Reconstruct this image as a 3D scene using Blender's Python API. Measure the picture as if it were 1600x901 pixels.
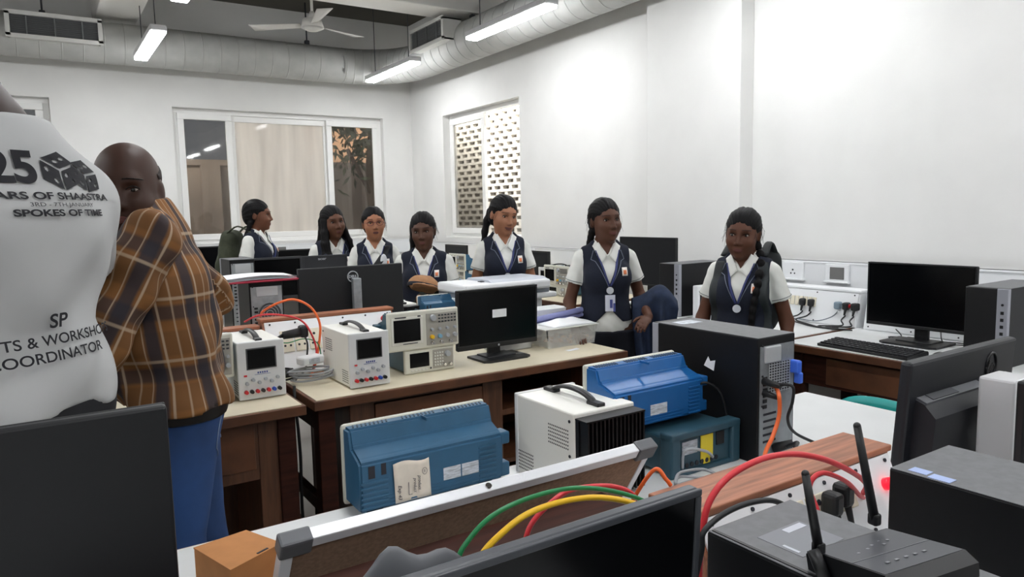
import bpy, bmesh, math, random
import numpy as np
from mathutils import Matrix, Vector
random.seed(7)
S = bpy.context.scene
for o in list(bpy.data.objects): bpy.data.objects.remove(o)
COL = S.collection
R = math.radians

# ------------------------------------------------------------------ camera
cam = bpy.data.cameras.new('camera'); camo = bpy.data.objects.new('camera', cam); COL.objects.link(camo)
cam.sensor_width = 36; cam.lens = 1126 / 1600 * 36; cam.clip_start = .02
def cam_basis(yaw, pitch, roll):
    f = Vector((math.sin(yaw) * math.cos(pitch), math.cos(yaw) * math.cos(pitch), -math.sin(pitch)))
    r0 = Vector((math.cos(yaw), -math.sin(yaw), 0)); u0 = r0.cross(f)
    r = math.cos(roll) * r0 + math.sin(roll) * u0; u = -math.sin(roll) * r0 + math.cos(roll) * u0
    return r, u, f
r_, u_, f_ = cam_basis(R(33.3), R(6.03), R(-1.22))
camo.matrix_world = Matrix(((r_.x, u_.x, -f_.x, 0), (r_.y, u_.y, -f_.y, 0), (r_.z, u_.z, -f_.z, 1.45), (0, 0, 0, 1)))
S.camera = camo
# ------------------------------------------------------------------ light and exposure
S.view_settings.view_transform = 'Standard'; S.view_settings.look = 'None'
S.view_settings.gamma = 1; S.view_settings.use_curve_mapping = False
S.view_settings.exposure = 1.2
LAMP = 21.0
w = bpy.data.worlds.new('dusk_sky'); S.world = w; w.use_nodes = True
w.node_tree.nodes['Background'].inputs[0].default_value = (.5, .54, .6, 1)
w.node_tree.nodes['Background'].inputs[1].default_value = .16
S.cycles.max_bounces = 8; S.cycles.diffuse_bounces = 4; S.cycles.transparent_max_bounces = 12
S.cycles.caustics_reflective = False; S.cycles.caustics_refractive = False
S.cycles.sample_clamp_indirect = 4

# ------------------------------------------------------------------ materials
def lin(h):
    h = h.lstrip('#'); c = [int(h[i:i+2], 16) / 255 for i in (0, 2, 4)]
    return tuple(x / 12.92 if x <= .04045 else ((x + .055) / 1.055) ** 2.4 for x in c)
MATS = {}
def mat(name, hexcol, rough=.5, metal=0, noise=0, nscale=20, stretch=(1, 1, 1), bump=0, emit=0, spec=.5, trans=0, alpha=1, col2=None):
    if name in MATS: return MATS[name]
    m = bpy.data.materials.new(name); m.use_nodes = True; nt = m.node_tree; b = nt.nodes['Principled BSDF']
    c = lin(hexcol) if isinstance(hexcol, str) else hexcol
    b.inputs['Base Color'].default_value = (*c, 1); b.inputs['Roughness'].default_value = rough
    b.inputs['Metallic'].default_value = metal; b.inputs['Specular IOR Level'].default_value = spec
    if trans: b.inputs['Transmission Weight'].default_value = trans
    if alpha < 1: b.inputs['Alpha'].default_value = alpha
    if emit:
        b.inputs['Emission Color'].default_value = (*c, 1); b.inputs['Emission Strength'].default_value = emit
    if noise or bump:
        tc = nt.nodes.new('ShaderNodeTexCoord'); mp = nt.nodes.new('ShaderNodeMapping'); mp.inputs['Scale'].default_value = stretch
        n = nt.nodes.new('ShaderNodeTexNoise'); n.inputs['Scale'].default_value = nscale; n.inputs['Detail'].default_value = 4
        nt.links.new(tc.outputs['Object'], mp.inputs[0]); nt.links.new(mp.outputs[0], n.inputs['Vector'])
        if noise:
            rp = nt.nodes.new('ShaderNodeValToRGB'); d = col2 and lin(col2) or tuple(x * (1 - noise) for x in c)
            rp.color_ramp.elements[0].color = (*d, 1); rp.color_ramp.elements[1].color = (*[min(1, x * (1 + noise * .4)) for x in c], 1)
            rp.color_ramp.elements[0].position = .35; rp.color_ramp.elements[1].position = .65
            nt.links.new(n.outputs['Fac'], rp.inputs[0]); nt.links.new(rp.outputs[0], b.inputs['Base Color'])
        if bump:
            bp = nt.nodes.new('ShaderNodeBump'); bp.inputs['Strength'].default_value = bump; bp.inputs['Distance'].default_value = .01
            nt.links.new(n.outputs['Fac'], bp.inputs['Height']); nt.links.new(bp.outputs[0], b.inputs['Normal'])
    MATS[name] = m; return m
WALL = mat('wall_paint', '#e6e6e4', .85, noise=.03, nscale=3)
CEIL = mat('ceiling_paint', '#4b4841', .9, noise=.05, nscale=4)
BEAM = mat('beam_paint', '#ecebe7', .85)
UPVC = mat('white_upvc', '#eeeeec', .35)
TRUNK = mat('white_trunking', '#e6e8ea', .4)
CREAM = mat('cream_laminate', '#d9cfb6', .35, noise=.05, nscale=12)
WHITETOP = mat('white_laminate', '#d8dada', .35, noise=.03, nscale=8)
WOOD = mat('teak_wood', '#5f3922', .5, noise=.35, nscale=9, stretch=(1, 6, 1.2), bump=.05)
WOODV = mat('teak_wood_upright', '#5a3823', .5, noise=.35, nscale=9, stretch=(6, 6, .7), bump=.05)
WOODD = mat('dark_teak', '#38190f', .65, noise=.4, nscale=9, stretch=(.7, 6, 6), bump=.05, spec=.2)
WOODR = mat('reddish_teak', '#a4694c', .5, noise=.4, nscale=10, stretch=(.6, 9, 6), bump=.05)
BLACKP = mat('black_plastic', '#0f1013', .42)
BLACKM = mat('matt_black_steel', '#0e0f12', .48, noise=.15, nscale=60, spec=.3)
SCREEN = mat('dark_screen', '#050608', .2, spec=.25)
SCREENM = mat('matt_screen', '#15171b', .45, spec=.3)
GREYP = mat('grey_plastic', '#5c5e62', .5)
DGREY = mat('dark_grey_plastic', '#33353a', .5)
LGREY = mat('light_grey_plastic', '#a9adb2', .45)
SILVER = mat('galvanised_steel', '#a8aeb2', .4, .6, noise=.15, nscale=30)
ALU = mat('aluminium', '#e8eaee', .35, .25)
CHROME = mat('chrome', '#d8d8d8', .15, 1)
BEIGE = mat('beige_instrument', '#d3d2c6', .45)
PSUW = mat('off_white_enamel', '#eae9e2', .4)
TEK = mat('steel_blue_plastic', '#2a5a7a', .45, noise=.06, nscale=25)
TEK2 = mat('vivid_blue_plastic', '#195f9e', .4, noise=.06, nscale=25)
TEAL = mat('dull_teal_plastic', '#2b4d5c', .5, noise=.08, nscale=25)
WHITEP = mat('white_plastic', '#e8eaec', .4)
PAPER = mat('white_paper', '#eceef2', .8)
LABEL = mat('printed_label', '#c6ccd4', .6, noise=.35, nscale=60, stretch=(1, 1, 5))
YLAB = mat('yellow_label', '#e8d437', .6)
INK = mat('dark_ink', '#20222b', .7)
BLUEINK = mat('blue_ink', '#3d5090', .6)
RED = mat('red_plastic', '#c3202a', .35); REDC = mat('red_cable', '#cf2f38', .45)
BLUEP = mat('blue_plastic', '#2b4fae', .4); GREENC = mat('green_cable', '#157a44', .45)
YELC = mat('yellow_cable', '#ecbb20', .45); ORC = mat('orange_cable', '#e8692f', .45)
BLKC = mat('black_cable', '#101114', .5); GRYC = mat('grey_cable', '#9a9ca0', .5)
CARD = mat('brown_cardboard', '#b57a46', .8, noise=.08, nscale=30)
HARDB = mat('brown_hardboard', '#94765f', .85, noise=.2, nscale=120)
SOCK = mat('cream_socket', '#ddd6c2', .45)
BLUECONN = mat('bright_blue_connector', '#3f6fe0', .4)

# ------------------------------------------------------------------ mesh helper
class MB:
    def __init__(s, M=None): s.bm = bmesh.new(); s.M = M or Matrix()
    def _add(s, bm, smooth=False):
        bm.transform(s.M)
        me = bpy.data.meshes.new('tmp')
        for f in bm.faces: f.smooth = smooth
        bm.to_mesh(me); bm.free(); s.bm.from_mesh(me); bpy.data.meshes.remove(me); return s
    def box(s, c, d, bev=0, rot=None, seg=2):
        bm = bmesh.new(); bmesh.ops.create_cube(bm, size=1)
        bmesh.ops.scale(bm, vec=d, verts=bm.verts)
        if bev: bmesh.ops.bevel(bm, geom=list(bm.edges), offset=min(bev, min(d) * .45), segments=seg, affect='EDGES', profile=.5)
        if rot is not None: bm.transform(rot)
        bmesh.ops.translate(bm, vec=c, verts=bm.verts); return s._add(bm)
    def bx(s, x0, x1, y0, y1, z0, z1, bev=0):
        return s.box(((x0 + x1) / 2, (y0 + y1) / 2, (z0 + z1) / 2), (abs(x1 - x0), abs(y1 - y0), abs(z1 - z0)), bev)
    def cyl(s, p0, p1, r, r2=None, n=16, caps=True):
        p0, p1 = Vector(p0), Vector(p1); d = p1 - p0; bm = bmesh.new()
        bmesh.ops.create_cone(bm, cap_ends=caps, segments=n, radius1=r, radius2=r if r2 is None else r2, depth=d.length)
        q = Vector((0, 0, 1)).rotation_difference(d).to_matrix().to_4x4()
        bm.transform(Matrix.Translation((p0 + p1) / 2) @ q)
        for f in bm.faces: f.smooth = len(f.verts) == 4
        bm.transform(s.M); me = bpy.data.meshes.new('tmp'); bm.to_mesh(me); bm.free(); s.bm.from_mesh(me); bpy.data.meshes.remove(me); return s
    def sph(s, c, r, n=14):
        bm = bmesh.new(); bmesh.ops.create_uvsphere(bm, u_segments=n, v_segments=max(6, n * 2 // 3), radius=1)
        rr = (r, r, r) if isinstance(r, (int, float)) else r
        bmesh.ops.scale(bm, vec=rr, verts=bm.verts); bmesh.ops.translate(bm, vec=c, verts=bm.verts); return s._add(bm, True)
    def prism(s, pts, a, b, axis='x', smooth=False):
        bm = bmesh.new()
        def P(u, v, t): return {'x': (t, u, v), 'y': (u, t, v), 'z': (u, v, t)}[axis]
        A = [bm.verts.new(P(u, v, a)) for u, v in pts]; B = [bm.verts.new(P(u, v, b)) for u, v in pts]; n = len(pts)
        bm.faces.new(A); bm.faces.new(B[::-1])
        for i in range(n): bm.faces.new((A[i], B[i], B[(i + 1) % n], A[(i + 1) % n]))
        bmesh.ops.recalc_face_normals(bm, faces=bm.faces); return s._add(bm, smooth)
    def tube(s, pts, r, n=8, sub=6, flat=None):
        P = [Vector(p) for p in pts]; Q = []
        if sub > 1 and len(P) > 2:
            for i in range(len(P) - 1):
                p0 = P[max(i - 1, 0)]; p1 = P[i]; p2 = P[i + 1]; p3 = P[min(i + 2, len(P) - 1)]
                for k in range(sub):
                    t = k / sub
                    Q.append(.5 * ((2 * p1) + (p2 - p0) * t + (2 * p0 - 5 * p1 + 4 * p2 - p3) * t * t + (3 * p1 - p0 - 3 * p2 + p3) * t ** 3))
            Q.append(P[-1])
        else: Q = P
        bm = bmesh.new(); rings = []; up = Vector((0, 0, 1)); prev = None
        for i, q in enumerate(Q):
            t = (Q[min(i + 1, len(Q) - 1)] - Q[max(i - 1, 0)]).normalized()
            if prev is None:
                a = t.cross(up); a = t.cross(Vector((1, 0, 0))) if a.length < .05 else a
            else: a = prev - t * prev.dot(t)
            a.normalize(); prev = a; b = t.cross(a); rb = r if flat is None else flat
            rings.append([bm.verts.new(q + a * (r * math.cos(2 * math.pi * k / n)) + b * (rb * math.sin(2 * math.pi * k / n))) for k in range(n)])
        for i in range(len(rings) - 1):
            for k in range(n): bm.faces.new((rings[i][k], rings[i][(k + 1) % n], rings[i + 1][(k + 1) % n], rings[i + 1][k]))
        bm.faces.new(rings[0][::-1]); bm.faces.new(rings[-1]); bmesh.ops.recalc_face_normals(bm, faces=bm.faces)
        return s._add(bm, True)
    def grid(s, fn, nu, nv, thick=0, smooth=True, closed=False):
        bm = bmesh.new(); V = [[bm.verts.new(fn(i / (nu - 1), j / (nv - 1))) for j in range(nv)] for i in range(nu)]
        for i in range(nu - 1):
            for j in range(nv - 1): bm.faces.new((V[i][j], V[i + 1][j], V[i + 1][j + 1], V[i][j + 1]))
        if thick:
            bmesh.ops.recalc_face_normals(bm, faces=bm.faces); bmesh.ops.solidify(bm, geom=list(bm.faces), thickness=thick)
        bmesh.ops.recalc_face_normals(bm, faces=bm.faces); return s._add(bm, smooth)
    def build(s, name, m, parent=None):
        me = bpy.data.meshes.new(name); s.bm.to_mesh(me); s.bm.free()
        o = bpy.data.objects.new(name, me); COL.objects.link(o)
        if m: me.materials.append(m)
        if parent is not None: o.parent = parent
        return o
def tag(o, label=None, cat=None, group=None, kind=None):
    for k, v in (('label', label), ('category', cat), ('group', group), ('kind', kind)):
        if v: o[k] = v
    return o
def thing(name, label, cat, loc=(0, 0, 0), rz=0, group=None):
    o = bpy.data.objects.new(name, None); COL.objects.link(o); o.empty_display_size = .1
    o.location = loc; o.rotation_euler = (0, 0, rz); return tag(o, label, cat, group)
def struct(name, mb, m): return tag(mb.build(name, m), kind='structure')
def part_box(name, m, parent, *a, **k): return MB().box(*a, **k).build(name, m, parent)
def text(name, body, size, m, parent, M, ext=.0004, align='CENTER', sx=1, bold=0, shear=0):
    cu = bpy.data.curves.new('t', 'FONT'); cu.body = body; cu.size = size; cu.extrude = ext; cu.align_x = align; cu.align_y = 'CENTER'; cu.offset = bold; cu.shear = shear
    o = bpy.data.objects.new('t', cu); COL.objects.link(o); dg = bpy.context.evaluated_depsgraph_get()
    me = bpy.data.meshes.new_from_object(o.evaluated_get(dg)); bpy.data.objects.remove(o); bpy.data.curves.remove(cu)
    me.transform(Matrix.Diagonal((sx, 1, 1, 1))); me.transform(M); me.name = name; me.materials.clear(); me.materials.append(m)
    q = bpy.data.objects.new(name, me); COL.objects.link(q); q.parent = parent; return q
FRONT = Matrix.Rotation(R(90), 4, 'X')                     # text facing local -Y
BACK = Matrix.Rotation(R(180), 4, 'Z') @ FRONT             # text facing local +Y
def T(x, y, z): return Matrix.Translation((x, y, z))

# ================================================================== the room
XR, YB, XL, YF, ZC = 4.02, 8.33, -4.2, -4.2, 3.75
def wall_with_holes(axis, pos, thick, a0, a1, z1, holes):
    mb = MB(); cuts = sorted(holes); cur = a0
    def add(p, q, zz0, zz1):
        if q - p < 1e-4 or zz1 - zz0 < 1e-4: return
        if axis == 'y': mb.bx(p, q, pos, pos + thick, zz0, zz1)
        else: mb.bx(pos, pos + thick, p, q, zz0, zz1)
    for h0, h1, hz0, hz1 in cuts:
        add(cur, h0, 0, z1); add(h0, h1, 0, hz0); add(h0, h1, hz1, z1); cur = h1
    add(cur, a1, 0, z1); return mb
fl = MB().bx(XL, XR, YF, YB, -.1, 0)
FLOOR = mat('grey_floor_tile', '#a5a29d', .35, noise=.1, nscale=3)
struct('floor', fl, FLOOR)
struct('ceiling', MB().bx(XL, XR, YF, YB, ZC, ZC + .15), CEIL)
struct('wall_back', wall_with_holes('y', YB, .28, XL, XR + .3, ZC, [(-2.3, .205, 1.17, 2.64), (1.285, 3.64, 1.17, 2.62)]), WALL)
struct('wall_right', wall_with_holes('x', XR, .165, YF, YB, ZC, [(5.93, 7.5, 1.17, 2.57)]), WALL)
struct('wall_left', MB().bx(XL - .2, XL, YF, YB, 0, ZC), WALL)
struct('wall_front', MB().bx(XL, XR, YF - .2, YF, 0, ZC), WALL)
struct('wall_pillar', MB().bx(XR - .13, XR, 3.17, 4.03, 0, ZC, .004), WALL)
struct('trim_beam_lengthwise', MB().bx(.62, .98, YF, YB, 3.36, ZC, .01), BEAM)
struct('trim_beam_crosswise', MB().bx(.98, XR, 6.15, 6.5, 3.36, ZC, .01), BEAM)
# ------------------------------------------------------------------ windows
def glass_mat(name, tint, dust, dustcol='#d8d2c6'):
    m = bpy.data.materials.new(name); m.use_nodes = True; nt = m.node_tree; nt.nodes.clear()
    out = nt.nodes.new('ShaderNodeOutputMaterial'); tr = nt.nodes.new('ShaderNodeBsdfTransparent'); gl = nt.nodes.new('ShaderNodeBsdfGlossy')
    tr.inputs[0].default_value = (tint, tint, tint * .98, 1); gl.inputs['Roughness'].default_value = .03
    fr = nt.nodes.new('ShaderNodeFresnel'); ge = nt.nodes.new('ShaderNodeNewGeometry'); io = nt.nodes.new('ShaderNodeMapRange'); io.inputs['To Min'].default_value = 1.5; io.inputs['To Max'].default_value = 1 / 1.5; nt.links.new(ge.outputs['Backfacing'], io.inputs[0]); nt.links.new(io.outputs[0], fr.inputs[0])
    mx = nt.nodes.new('ShaderNodeMixShader'); nt.links.new(fr.outputs[0], mx.inputs[0]); nt.links.new(tr.outputs[0], mx.inputs[1]); nt.links.new(gl.outputs[0], mx.inputs[2])
    last = mx
    if dust:
        df = nt.nodes.new('ShaderNodeBsdfDiffuse'); df.inputs[0].default_value = (*lin(dustcol), 1)
        tl = nt.nodes.new('ShaderNodeBsdfTranslucent'); tl.inputs[0].default_value = (*lin(dustcol), 1)
        md = nt.nodes.new('ShaderNodeMixShader'); md.inputs[0].default_value = .3; nt.links.new(df.outputs[0], md.inputs[1]); nt.links.new(tl.outputs[0], md.inputs[2])
        tc = nt.nodes.new('ShaderNodeTexCoord'); mp = nt.nodes.new('ShaderNodeMapping'); mp.inputs['Scale'].default_value = (4, 4, .4)
        n = nt.nodes.new('ShaderNodeTexNoise'); n.inputs['Scale'].default_value = 1.6; nt.links.new(tc.outputs['Object'], mp.inputs[0]); nt.links.new(mp.outputs[0], n.inputs['Vector'])
        ma = nt.nodes.new('ShaderNodeMapRange'); ma.inputs['From Min'].default_value = .3; ma.inputs['From Max'].default_value = .7
        ma.inputs['To Min'].default_value = dust * .75; ma.inputs['To Max'].default_value = dust * 1.2; nt.links.new(n.outputs['Fac'], ma.inputs[0])
        mx2 = nt.nodes.new('ShaderNodeMixShader'); nt.links.new(ma.outputs[0], mx2.inputs[0]); nt.links.new(mx.outputs[0], mx2.inputs[1]); nt.links.new(md.outputs[0], mx2.inputs[2]); last = mx2
    nt.links.new(last.outputs[0], out.inputs[0]); return m
GLASS = glass_mat('clear_glass', .9, 0); DUSTY = glass_mat('dusty_glass', .8, .86, '#f0ebe3'); DARKG = glass_mat('grey_meshed_glass', .62, .10, '#77736f'); MESHG = glass_mat('meshed_glass', .76, .12, '#8d8680')
def window(n, W, z0, z1, M, panes, sill=True):
    """local: x along the opening 0..W, z up, +y outwards; panes: (x0, x1, glass, setback, open)"""
    t = bpy.data.objects.new('window_%d' % n, None); COL.objects.link(t); t.matrix_world = M; tag(t, kind='structure')
    f = MB(); d0, d1 = .085, .15
    f.bx(0, W, d0, d1, z0, z0 + .05, .004).bx(0, W, d0, d1, z1 - .05, z1, .004).bx(0, .05, d0, d1, z0 + .05, z1 - .05, .004).bx(W - .05, W, d0, d1, z0 + .05, z1 - .05, .004)
    f.bx(0, W, .0, d0, z0, z0 + .018, .003)
    f.build('window_frame', UPVC, t)
    for x0, x1, g, sb, opened in panes:
        if opened: continue
        s = MB(); b = .065; y0, y1 = d0 + sb, d0 + sb + .035
        s.bx(x0, x1, y0, y1, z0 + .05, z0 + .05 + b, .006).bx(x0, x1, y0, y1, z1 - .05 - b, z1 - .05, .006)
        s.bx(x0, x0 + b, y0, y1, z0 + .05 + b, z1 - .05 - b, .006).bx(x1 - b, x1, y0, y1, z0 + .05 + b, z1 - .05 - b, .006)
        q = s.build('window_sash', UPVC, t)
        MB().bx(x0 + b, x1 - b, y0 + .015, y0 + .019, z0 + .05 + b, z1 - .05 - b).build('window_pane', g, q)
    return t
def noise_window(): pass
window(2, 2.355, 1.17, 2.62, T(1.285, YB, 0), [(.05, .60, MESHG, -.02, 0), (.575, 1.70, DUSTY, .022, 0), (1.665, 2.305, MESHG, -.02, 0)])
window(1, 2.5, 1.17, 2.64, T(-2.3, YB, 0), [(.05, .85, MESHG, -.02, 0), (.80, 1.75, DUSTY, .022, 0), (1.70, 2.45, MESHG, -.02, 0)])
window(3, 1.57, 1.17, 2.57, T(XR, 7.5, 0) @ Matrix.Rotation(R(-90), 4, 'Z'), [(.05, .80, DARKG, -.02, 0), (.72, .80, GLASS, .022, 1)])
# ------------------------------------------------------------------ outside the windows
struct('trim_outdoor_ground', MB().bx(-9, 9, YB + .3, 16, -.3, -.12), mat('bare_earth', '#6d6258', .95, noise=.3, nscale=3))
struct('trim_compound_wall', MB().bx(-6, 9, 11, 11.2, -.12, 2.2).bx(-6, 9, 10.95, 11.25, 2.2, 2.28).bx(2.0, 2.25, 10.88, 11, -.12, 2.2).bx(4.4, 4.65, 10.88, 11, -.12, 2.2), mat('compound_plaster', '#9c9087', .9, noise=.35, nscale=1.6, stretch=(1, 1, .5)))
struct('trim_neighbour_house', MB().bx(4.2, 9, 13.2, 14.5, -.1, 5.5), mat('orange_plaster', '#c8a88c', .9, noise=.15, nscale=2))
tree = thing('garden_tree', 'dense leafy tree outside the back window above the compound wall', 'tree', (4.15, 9.95, -.12))
tk = MB().tube([(0, 0, 0), (.05, 0, 1), (-.03, .02, 2.0), (.05, 0, 2.9)], .07, 8).tube([(0, 0, 1.9), (.35, -.1, 2.6)], .035, 6).tube([(0, 0, 1.8), (-.4, -.1, 2.5)], .03, 6)
tk.build('trunk', mat('tree_bark', '#4a3c30', .9), tree)
lf = bmesh.new(); rnd = random.Random(3)
for i in range(700):
    a = rnd.uniform(0, 6.28); rr = .75 * rnd.random() ** .5; c = Vector((rr * math.cos(a), rr * math.sin(a) * .6, 2.85 + rnd.gauss(0, .33)))
    d = Vector((rnd.uniform(-1, 1), rnd.uniform(-1, 1), rnd.uniform(-1.3, .3))).normalized() * rnd.uniform(.14, .24); n = d.cross(Vector((rnd.uniform(-1, 1), rnd.uniform(-1, 1), .4))).normalized() * .028
    v = [lf.verts.new(p) for p in (c, c + d * .45 + n, c + d, c + d * .45 - n)]; lf.faces.new(v)
me = bpy.data.meshes.new('foliage'); lf.to_mesh(me); lf.free(); me.materials.append(mat('mango_leaf', '#3d4a2c', .5)); fo = bpy.data.objects.new('foliage', me); COL.objects.link(fo); fo.parent = tree
li = bpy.data.lights.new('porch_light', 'POINT'); li.energy = 75; li.color = (1, .82, .66); li.shadow_soft_size = .1
lo = bpy.data.objects.new('porch_light', li); COL.objects.link(lo); lo.location = (5.3, 11.9, 3.2)
yl = bpy.data.lights.new('added_yard_light', 'POINT'); yl.energy = 130; yl.color = (1, .93, .84); yl.shadow_soft_size = .12  # added light without a fitting, brightens the compound wall and panes
yo = bpy.data.objects.new('added_yard_light', yl); COL.objects.link(yo); yo.location = (.3, 9.4, 3.3)
# perforated brick screen outside the right window
j = bmesh.new()
def jbox(x0, x1, y0, y1, z0, z1):
    v = [j.verts.new((x, y, z)) for x in (x0, x1) for y in (y0, y1) for z in (z0, z1)]
    for q in ((0, 1, 3, 2), (4, 6, 7, 5), (0, 4, 5, 1), (2, 3, 7, 6), (0, 2, 6, 4), (1, 5, 7, 3)): j.faces.new([v[k] for k in q])
for k in range(34):
    z = .7 + k * .071
    jbox(4.62, 4.68, 5.4, 9.2, z, z + .030)
    off = .0 if k % 2 else .094
    for i in range(20): jbox(4.622, 4.678, 5.4 + off + i * .188, 5.4 + off + i * .188 + .056, z + .030, z + .071)
bmesh.ops.recalc_face_normals(j, faces=j.faces); me = bpy.data.meshes.new('trim_brick_screen'); j.to_mesh(me); j.free(); me.materials.append(mat('screen_brick', '#d9d5cd', .85, noise=.08, nscale=6))
jo = bpy.data.objects.new('trim_brick_screen', me); COL.objects.link(jo); tag(jo, kind='structure')
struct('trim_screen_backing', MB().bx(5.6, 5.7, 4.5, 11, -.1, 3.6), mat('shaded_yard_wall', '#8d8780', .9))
sl = bpy.data.lights.new('added_screen_light', 'AREA'); sl.energy = 55; sl.size = .25; sl.size_y = 3.0; sl.shape = 'RECTANGLE'; sl.color = (1, .97, .93)  # unseen light added to brighten the brick screen
so = bpy.data.objects.new('added_screen_light', sl); COL.objects.link(so); so.location = (4.27, 7.3, 2.9); so.rotation_euler = (0, R(-42), 0)

# ------------------------------------------------------------------ ceiling services
DUCT = mat('grey_duct_sheet', '#b4b5b2', .55, noise=.1, nscale=6)
dz, dr = 3.12, .19
path = [(XL, 7.95, dz), (0, 7.95, dz), (2.6, 7.95, dz)] + [(3.0 + .68 * math.sin(a), 7.27 + .68 * math.cos(a), dz) for a in [R(x) for x in range(0, 91, 15)]] + [(3.68, 6.5, dz), (3.68, 3, dz), (3.68, YF, dz)]
duct = thing('air_duct', 'round grey sheet metal air duct running under the ceiling along two walls', 'duct', (3.68, 7.95, dz))
def rel(p): return (p[0] - 3.68, p[1] - 7.95, p[2] - dz)
MB().tube([rel(p) for p in path], dr, 28, 5).build('duct_pipe', DUCT, duct)
rg = MB()
for k in range(40):
    x = 2.7 - k * .17
    rg.cyl((x - 3.68, 0, 0), (x - 3.68 + .012, 0, 0), dr + .002, n=28)
    y = 6.9 - k * .17
    rg.cyl((0, y - 7.95, 0), (0, y - 7.95 + .012, 0), dr + .002, n=28)
for a in range(0, 91, 10):
    aa = R(a); c = Vector((3.0 + .68 * math.sin(aa) - 3.68, 7.27 + .68 * math.cos(aa) - 7.95, 0)); t = Vector((math.cos(aa), -math.sin(aa), 0)) * .006
    rg.cyl(c - t, c + t, dr + .002, n=28)
rg.build('duct_seam', DUCT, duct)
hg = MB()
for x, y in ((2.62, 7.95), (.2, 7.95), (3.68, 6.2), (3.68, 4.5), (3.68, 2.4)):
    hg.cyl((x - 3.68, y - 7.95, dr), (x - 3.68, y - 7.95, ZC - dz), .008, n=8).box((x - 3.68, y - 7.95, dr + .02), (.05, .05, .05), .01)
hg.build('duct_hanger', DGREY, duct)
GRILLE = mat('grey_grille_fin', '#6a6c6d', .5)
def vent(label, x, y, z, W, rz, D):
    t = thing('air_vent', label, 'air vent', (x, y, z), rz, 'air outlets on the duct')
    b = MB(); H = .2; b.bx(-W/2, W/2, 0, D, -H/2, -H/2 + .012).bx(-W/2, W/2, 0, D, H/2 - .012, H/2).bx(-W/2, -W/2 + .012, 0, D, -H/2, H/2).bx(W/2 - .012, W/2, 0, D, -H/2, H/2)
    b.bx(-W/2 - .015, W/2 + .015, -.012, 0, -H/2 - .015, -H/2 + .02).bx(-W/2 - .015, W/2 + .015, -.012, 0, H/2 - .02, H/2 + .015).bx(-W/2 - .015, -W/2 + .02, -.012, 0, -H/2, H/2).bx(W/2 - .02, W/2 + .015, -.012, 0, -H/2, H/2)
    b.build('vent_box', mat('vent_white', '#cfcfcb', .5), t)
    MB().bx(-W/2 + .012, W/2 - .012, .05, .06, -H/2 + .012, H/2 - .012).build('vent_backing', BLACKP, t)
    g = MB()
    for k in range(10): g.box((0, .015, -H/2 + .028 + k * .016), (W - .04, .022, .003), rot=Matrix.Rotation(R(-25), 4, 'X'))
    g.build('vent_fin', GRILLE, t)
    g = MB()
    for k in (-.3, 0, .3): g.bx(k * W - .005, k * W + .005, 0, .012, -H/2 + .015, H/2 - .015)
    g.build('vent_divider', GRILLE, t)
vent('wide grey slatted air outlet on the duct at the top left corner', .28, 7.66, 3.15, .70, 0, .2)
vent('grey slatted air outlet box on the duct near the corner fan', 3.38, 6.6, 3.21, .72, R(-90), .2)
LAMPM = mat('lamp_diffuser', (.975, .985, 1.0), .5, emit=LAMP)
def ceiling_lamp(label, x, y, z=2.9):
    t = thing('ceiling_lamp', label, 'ceiling light', (x, y, z), 0, 'suspended tube lamps')
    MB().box((0, 0, .055), (.125, 1.16, .05), .012).build('lamp_housing', mat('lamp_white', '#d4d4d6', .5), t)
    pts = []
    MB().box((0, 0, .022), (.11, 1.15, .026), .012, seg=4).build('lamp_diffuser', LAMPM, t)
    for s in (-1, 1):
        q = MB().cyl((0, s * .42, .08), (0, s * .42, ZC - z), .004, n=6).box((0, s * .42, .09), (.03, .05, .02), .004).build('suspension_rod', DGREY, t)
ceiling_lamp('lit tube lamp hanging right of centre, nearest the right wall', 3.22, 4.88)
ceiling_lamp('lit tube lamp hanging below the duct corner, above the right window', 3.22, 7.1)
ceiling_lamp('lit tube lamp hanging left of the back window by the lengthwise beam', .93, 6.98)
ceiling_lamp('lit tube lamp cut off by the top edge of the photo', .93, 4.87)
for x in (3.22, .93, -1.4):
    for y in (2.75, .6, -1.6): ceiling_lamp('tube lamp of the rows nearer the camera, overhead', x, y)
for y in (4.87, 6.98): ceiling_lamp('tube lamp over the left side of the room', -1.4, y)
fan = thing('ceiling_fan', 'white three-blade ceiling fan hanging near the far corner', 'fan', (2.32, 6.85, 3.24))
FANM = mat('fan_white', '#c9c7c2', .5)
MB().cyl((0, 0, -.03), (0, 0, .05), .105, .085, 24).cyl((0, 0, -.055), (0, 0, -.03), .05, .105, 24).build('motor_housing', FANM, fan)
MB().cyl((0, 0, .05), (0, 0, ZC - 3.24), .013, n=10).cyl((0, 0, .05), (0, 0, .12), .045, .02, 16).build('down_rod', FANM, fan)
for k in range(3):
    M = Matrix.Rotation(R(22 + 120 * k), 4, 'Z')
    MB(M).grid(lambda a, b: Vector((.11 + a * .48, (b - .5) * (.07 + .07 * a), .0 + .02 * (b - .5))), 8, 4, .006).build('fan_blade', FANM, fan)

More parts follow.
